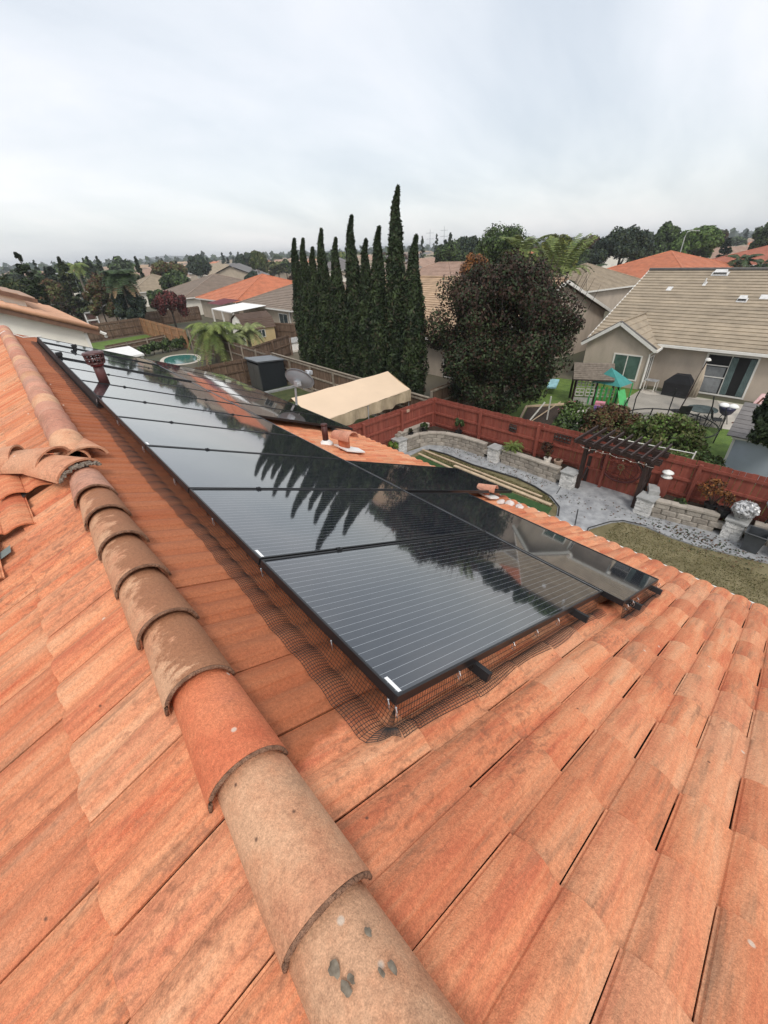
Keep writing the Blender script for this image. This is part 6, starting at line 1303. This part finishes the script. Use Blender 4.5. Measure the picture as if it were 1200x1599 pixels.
TREES = [('dark olive tree at the left edge behind the white house', 1.6, 70, 7.0, 2.6, [L_dkg, L_olv]), ('green tree between the two ragged conifers', 7.2, 79, 6.0, 2.2, [L_olv, L_brn]), ('brownish bare tree behind the street lamp', 12.6, 70.5, 6.8, 1.9, [L_brn, L_olv]), ('second brownish tree left of the fan palm', 10.6, 66.5, 5.6, 1.7, [L_olv, L_brn]),
         ('blue green rounded tree beside the tan shed', 13.0, 62.5, 5.0, 1.9, [L_blu, L_dkg]), ('dark low tree behind the tan shed', 8.4, 77, 3.4, 2.4, [L_mar, L_dkg]), ('wide rusty olive tree in front of the far grey house', 31, 104, 7.4, 4.0, [L_olv, L_brn]), ('dark green tree below the wide rusty olive one', 28.0, 90.8, 5.8, 2.8, [L_dkg, L_grn]),
         ('bushy green tree beside the tan hip roofed house', 21.3, 80, 3.6, 1.8, [L_dkg, L_grn]), ('rounded dark tree on the skyline above the dark grey house', 50.9, 141, 8.3, 3.2, [L_dkg, L_blu]), ('olive tree on the skyline left of the cypresses', 66.6, 134, 8.6, 3.0, [L_olv, L_dkg]), ('dark tree on the skyline near the olive one', 72, 154, 8.4, 3.6, [L_dkg, L_blu]),
         ('tall thin olive tree left of the cypresses', 57.6, 116.5, 9.2, 1.7, [L_olv, L_grn]), ('green tree rising behind the maroon dome', 43, 30.2, 9.3, 3.0, [L_grn, L_dkg]), ('orange leaved tree behind the left of the maroon dome', 28.2, 22.0, 7.7, 1.3, [L_org, L_brn]), ('yellow green tree right of the skirted palm', 62, 34.5, 8.3, 2.8, [L_yel, L_grn]),
         ('big dark rounded tree left of the orange roof', 86.5, 36, 9.0, 5.6, [L_dkg, L_blu]), ('green tree behind the big dark rounded one', 105, 36, 9.9, 2.6, [L_grn, L_dkg]), ('feathery green tree behind the orange roof', 106, 30.5, 9.2, 4.4, [L_brg, L_grn]), ('dark tree at the right edge above the red brown roof', 112, 20, 9.3, 3.6, [L_dkg, L_grn]), ('dark brown tree above the red brown roof', 140, 38, 9.0, 4.5, [L_mar, L_dkg]),
         ('dark tree on the skyline above the pinkish roof', 72, 58, 8.9, 3.4, [L_dkg, L_blu]), ('green tree behind the pinkish roof', 57.6, 50, 8.2, 3.2, [L_dkg, L_grn]), ('dark tree beside the thin conifers on the skyline', 80, 67, 8.9, 3.0, [L_dkg, L_grn]), ('reddish brown tree near the two storey pale house', 112, 54, 8.2, 2.8, [L_mar, L_brn]), ('olive tree near the two storey pale house', 118, 66, 9.2, 3.2, [L_olv, L_yel]),
         ('green tree in front of the two storey pale house', 92, 46, 6.4, 3.0, [L_dkg, L_grn]), ('small dark tree beside the tan hip roof right of the gable', 72, 36, 4.6, 2.2, [L_dkg, L_blu]), ('dark shrub between the sandy gabled house and the orange roof', 50, 84, 4.6, 2.2, [L_mar, L_brn]), ('grey green shrub beside the sandy gabled house', 46, 96, 4.6, 2.4, [L_blu, L_dkg])]
for lab, x, y, h, r, mats in TREES:
    d = math.hypot(x, y); bare = 'bare' in lab; broad(lab, x, y, h, r, mats, n=int(900 if bare else 5000+2500*r if r < 4 else 18000), leaf=min(.34, max(.11, d*.0030)), z0=h*.12 if h < 6 else h*.25, ncl=int(14+7*r), tint=.35, crad=.30, twigs=9 if bare else 4)
broad('round maroon leaved tree behind the bright lawn', 17.4, 61.6, 4.4, 2.05, [L_red, L_mar], n=6500, leaf=.17, z0=.9, ncl=34, crad=.28, tint=.3)
palm('windblown queen palm with drooping fronds behind the pool, the taller of two', 12.8, 36.0, 2.55, 2.5, L_palm, nf=44, lw=.06, rise=.75, droop=1.15, w=.55, dead=5, group='queen palms beyond the charcoal shed')
palm('smaller lighter queen palm left of the yellow shed', 16.3, 37.4, 1.9, 2.0, L_palmy, nf=28, lw=.06, rise=.8, droop=1.1, w=.5, group='queen palms beyond the charcoal shed')
palm('third queen palm between the two others with hanging yellowish fronds', 14.4, 36.6, 1.7, 2.1, L_palmy, nf=28, lw=.06, rise=.65, droop=1.3, w=.5, dead=4, group='queen palms beyond the charcoal shed')
palm('dark green fan palm at the left beyond the blue green tree', 12.8, 62.0, 6.2, 2.2, L_palmd, nf=34, lw=.12, rise=.7, droop=1.0, w=1.1, dead=9, V3=.35, n=9)
palm('thin feather palm on the left skyline', 12.6, 88, 7.4, 2.4, L_palm, nf=16, lw=.12, rise=.5, droop=1.0, w=.7, n=9)
palm('bushy palm with a hanging straw skirt right of the maroon dome', 43.0, 23.4, 4.3, 3.4, L_palm, nf=54, lw=.12, rise=1.5, droop=1.05, w=.7, dead=20, V3=.3, n=10)
palm('second bushy palm behind the skirted one', 40.5, 26.0, 6.6, 2.6, L_palm, nf=34, lw=.10, rise=1.0, droop=.9, w=.8, V3=.3, n=10)
palm('short spiky palm near the tan hip roof', 66, 31.5, 3.6, 2.6, L_palmd, nf=24, lw=.13, rise=.8, droop=.8, w=.6, n=9)
palm('short spiky palm in front of the red brown roof', 76+10, 18.2, 4.0, 2.6, L_palmd, nf=24, lw=.13, rise=.8, droop=.9, w=.7, n=9)
palm('second short spiky palm in front of the red brown roof', 76+12, 15.6, 3.4, 2.4, L_palmd, nf=22, lw=.13, rise=.8, droop=.9, w=.7, n=9)
# shrubs on the bare ground behind the cypresses and around
for i, (x, y, h, r, ms) in enumerate(((17.2, 17.2, .8, .7, [L_brn, L_mar]), (18.5, 18.5, .6, .6, [L_dkg, L_grn]), (16.8, 14.4, .9, .8, [L_dkg, L_mar]))):
    broad(('rust coloured low shrub right of the cypress row', 'low green shrub near the beige house wall', 'dark shrub at the foot of the maroon dome')[i], x, y, h, r, ms, n=900, leaf=.1, z0=.03, ncl=12, cat='shrub', name='shrub', twigs=2, crad=.45)

# ------------------------------------------------------------------ DISTANT TOWN
protoH = []
for i, (mw, mr, hip) in enumerate(((m_cream, R_tan, True), (m_stucco2, R_brn, True), (m_cream, R_pnk, False), (m_stucco2, R_gry, True), (m_cream, R_org, True), (m_stucco2, R_tan2, False))):
    protoH.append(simple_house('house', 'x', (0, 0), 0, 17, 12.5, 2.8, 2.9, mw, mr, hip=hip, n=12, ridge_caps=False, wins=((-5, -3, 1, 2.1, -6.25), (2, 4, 1, 2.1, -6.25)))[0])
kinds = ['tan', 'brown', 'pinkish', 'grey', 'orange', 'sandy']
placed = [(o.location.x, o.location.y, 15) for o in bpy.data.objects if o.get('category') == 'house' and o.get('label') != 'x'] + [(t_[1], t_[2], 6) for t_ in TREES]
def free(x, y, r): return all(math.hypot(x-a, y-b_) > r+c for a, b_, c in placed)
first = [True]*6; cnt = 0
rr = random.Random(5)
for row in range(60):
    for c in range(60):
        x = 24+row*21+rr.uniform(-3, 3); y = 14+c*21+rr.uniform(-3, 3); d = math.hypot(x, y); a = math.degrees(math.atan2(x, y))
        if d < 95 or d > 520 or a < 2 or a > 84 or rr.random() < .18+.0004*d: continue
        if not free(x, y, 3): continue
        k = rr.randrange(6) if rr.random() < .75 else 0; o = protoH[k] if first[k] else copy_tree(protoH[k]); first[k] = False
        o.location = (x, y, 0); o.rotation_euler = (0, 0, rr.choice((0, math.pi/2))+rr.uniform(-.1, .1)); o.scale = (rr.uniform(.85, 1.15),)*2+(rr.uniform(.85, 1.0),)
        o['label'] = f'one of the small distant {kinds[k]} roofed houses near the horizon'; o['group'] = f'distant {kinds[k]} roofed houses'; placed.append((x, y, 9)); cnt += 1
        if cnt > 230: break
    if cnt > 230: break
protoT = []
for i, (ms, h, r, con) in enumerate((([L_dkg, L_grn], 8, 3.4, 0), ([L_olv, L_dkg], 7, 3.2, 0), ([L_dkg, L_blu], 8.5, 2.0, 1), ([L_blu, L_dkg], 9.0, 2.3, 1), ([L_brn, L_mar], 6.5, 3, 0), ([L_grn, L_yel], 7.5, 3, 0))):
    protoT.append(conifer('x', 0, 0, h, r, ms, n=900, leaf=.55) if con else broad('x', 0, 0, h, r, ms, n=1100, leaf=.6, z0=1.2, ncl=18, crad=.36, twigs=2))
tk = ['dark green', 'olive', 'dark conifer', 'bluish conifer', 'rusty brown', 'yellow green']; first = [True]*6; n_t = [0]*6
tries = 0
while sum(n_t) < 290 and tries < 9000:
    tries += 1; d = 95+470*rr.random()**1.15; a = R(rr.uniform(2, 83)); x, y = d*math.sin(a), d*math.cos(a)
    if not free(x, y, 1.5): continue
    k = rr.choice((0, 0, 0, 1, 1, 2, 2, 3, 3, 4, 5)); o = protoT[k] if first[k] else copy_tree(protoT[k]); first[k] = False; n_t[k] += 1; sc = rr.uniform(.7, 1.08)
    o.location = (x, y, 0); o.rotation_euler = (0, 0, rr.uniform(0, 6)); o.scale = (sc*rr.uniform(.8, 1.25), sc, sc*rr.uniform(.8, 1.05)); placed.append((x, y, 2))
    o['label'] = f'one of the distant {tk[k]} trees between the far roofs' if 'conifer' not in tk[k] else f'one of the distant {tk[k]}s between the far roofs'; o['group'] = f'distant {tk[k]} trees'
# far belt of woods reads as one mass
n = 26000; a = rng.uniform(R(-6), R(92), n); d = rng.uniform(480, 1500, n); hh = 4+8*np.abs(np.sin(a*190+np.floor(d/90)*3))**2*rng.uniform(.3, 1, n)
P = np.stack([d*np.sin(a), d*np.cos(a), rng.uniform(.2, 1, n)*hh], 1); Nn = np.tile([-.5, -.5, .4], (n, 1)); me = leaf_mesh('far_woods', P, Nn, 4.2, [L_blu, L_dkg], aspect=1.2, tint=.5); o = bpy.data.objects.new('far_woods', me); COL.objects.link(o); o['kind'] = 'stuff'
# faint hills
V = []; F = []
for i in range(60):
    a = R(-10+105*i/59); h = 10+9*math.sin(i*.5)+6*math.sin(i*1.3+1); V += [(2300*math.sin(a), 2300*math.cos(a), -5), (2300*math.sin(a), 2300*math.cos(a), max(6, h)), (2500*math.sin(a), 2500*math.cos(a), -5)]
for i in range(59): F += [(3*i, 3*i+3, 3*i+4, 3*i+1), (3*i+1, 3*i+4, 3*i+5, 3*i+2)]
b = MB(); b.add(V, F); o = b.build('hills', L_blu); o['kind'] = 'structure'
# air
hz = MB(); hz.box((950, 950, 14.5), (4200, 4200, 31.0)); 
m_h = bpy.data.materials.new('haze'); m_h.use_nodes = True; nt = m_h.node_tree; nt.nodes.clear(); oo = nt.nodes.new('ShaderNodeOutputMaterial'); vv_ = nt.nodes.new('ShaderNodeVolumePrincipled')
vv_.inputs['Color'].default_value = (.93, .96, 1.0, 1); vv_.inputs['Density'].default_value = .00045; vv_.inputs['Anisotropy'].default_value = .2; nt.links.new(vv_.outputs[0], oo.inputs['Volume'])
o = hz.build('haze', m_h); o['kind'] = 'stuff'
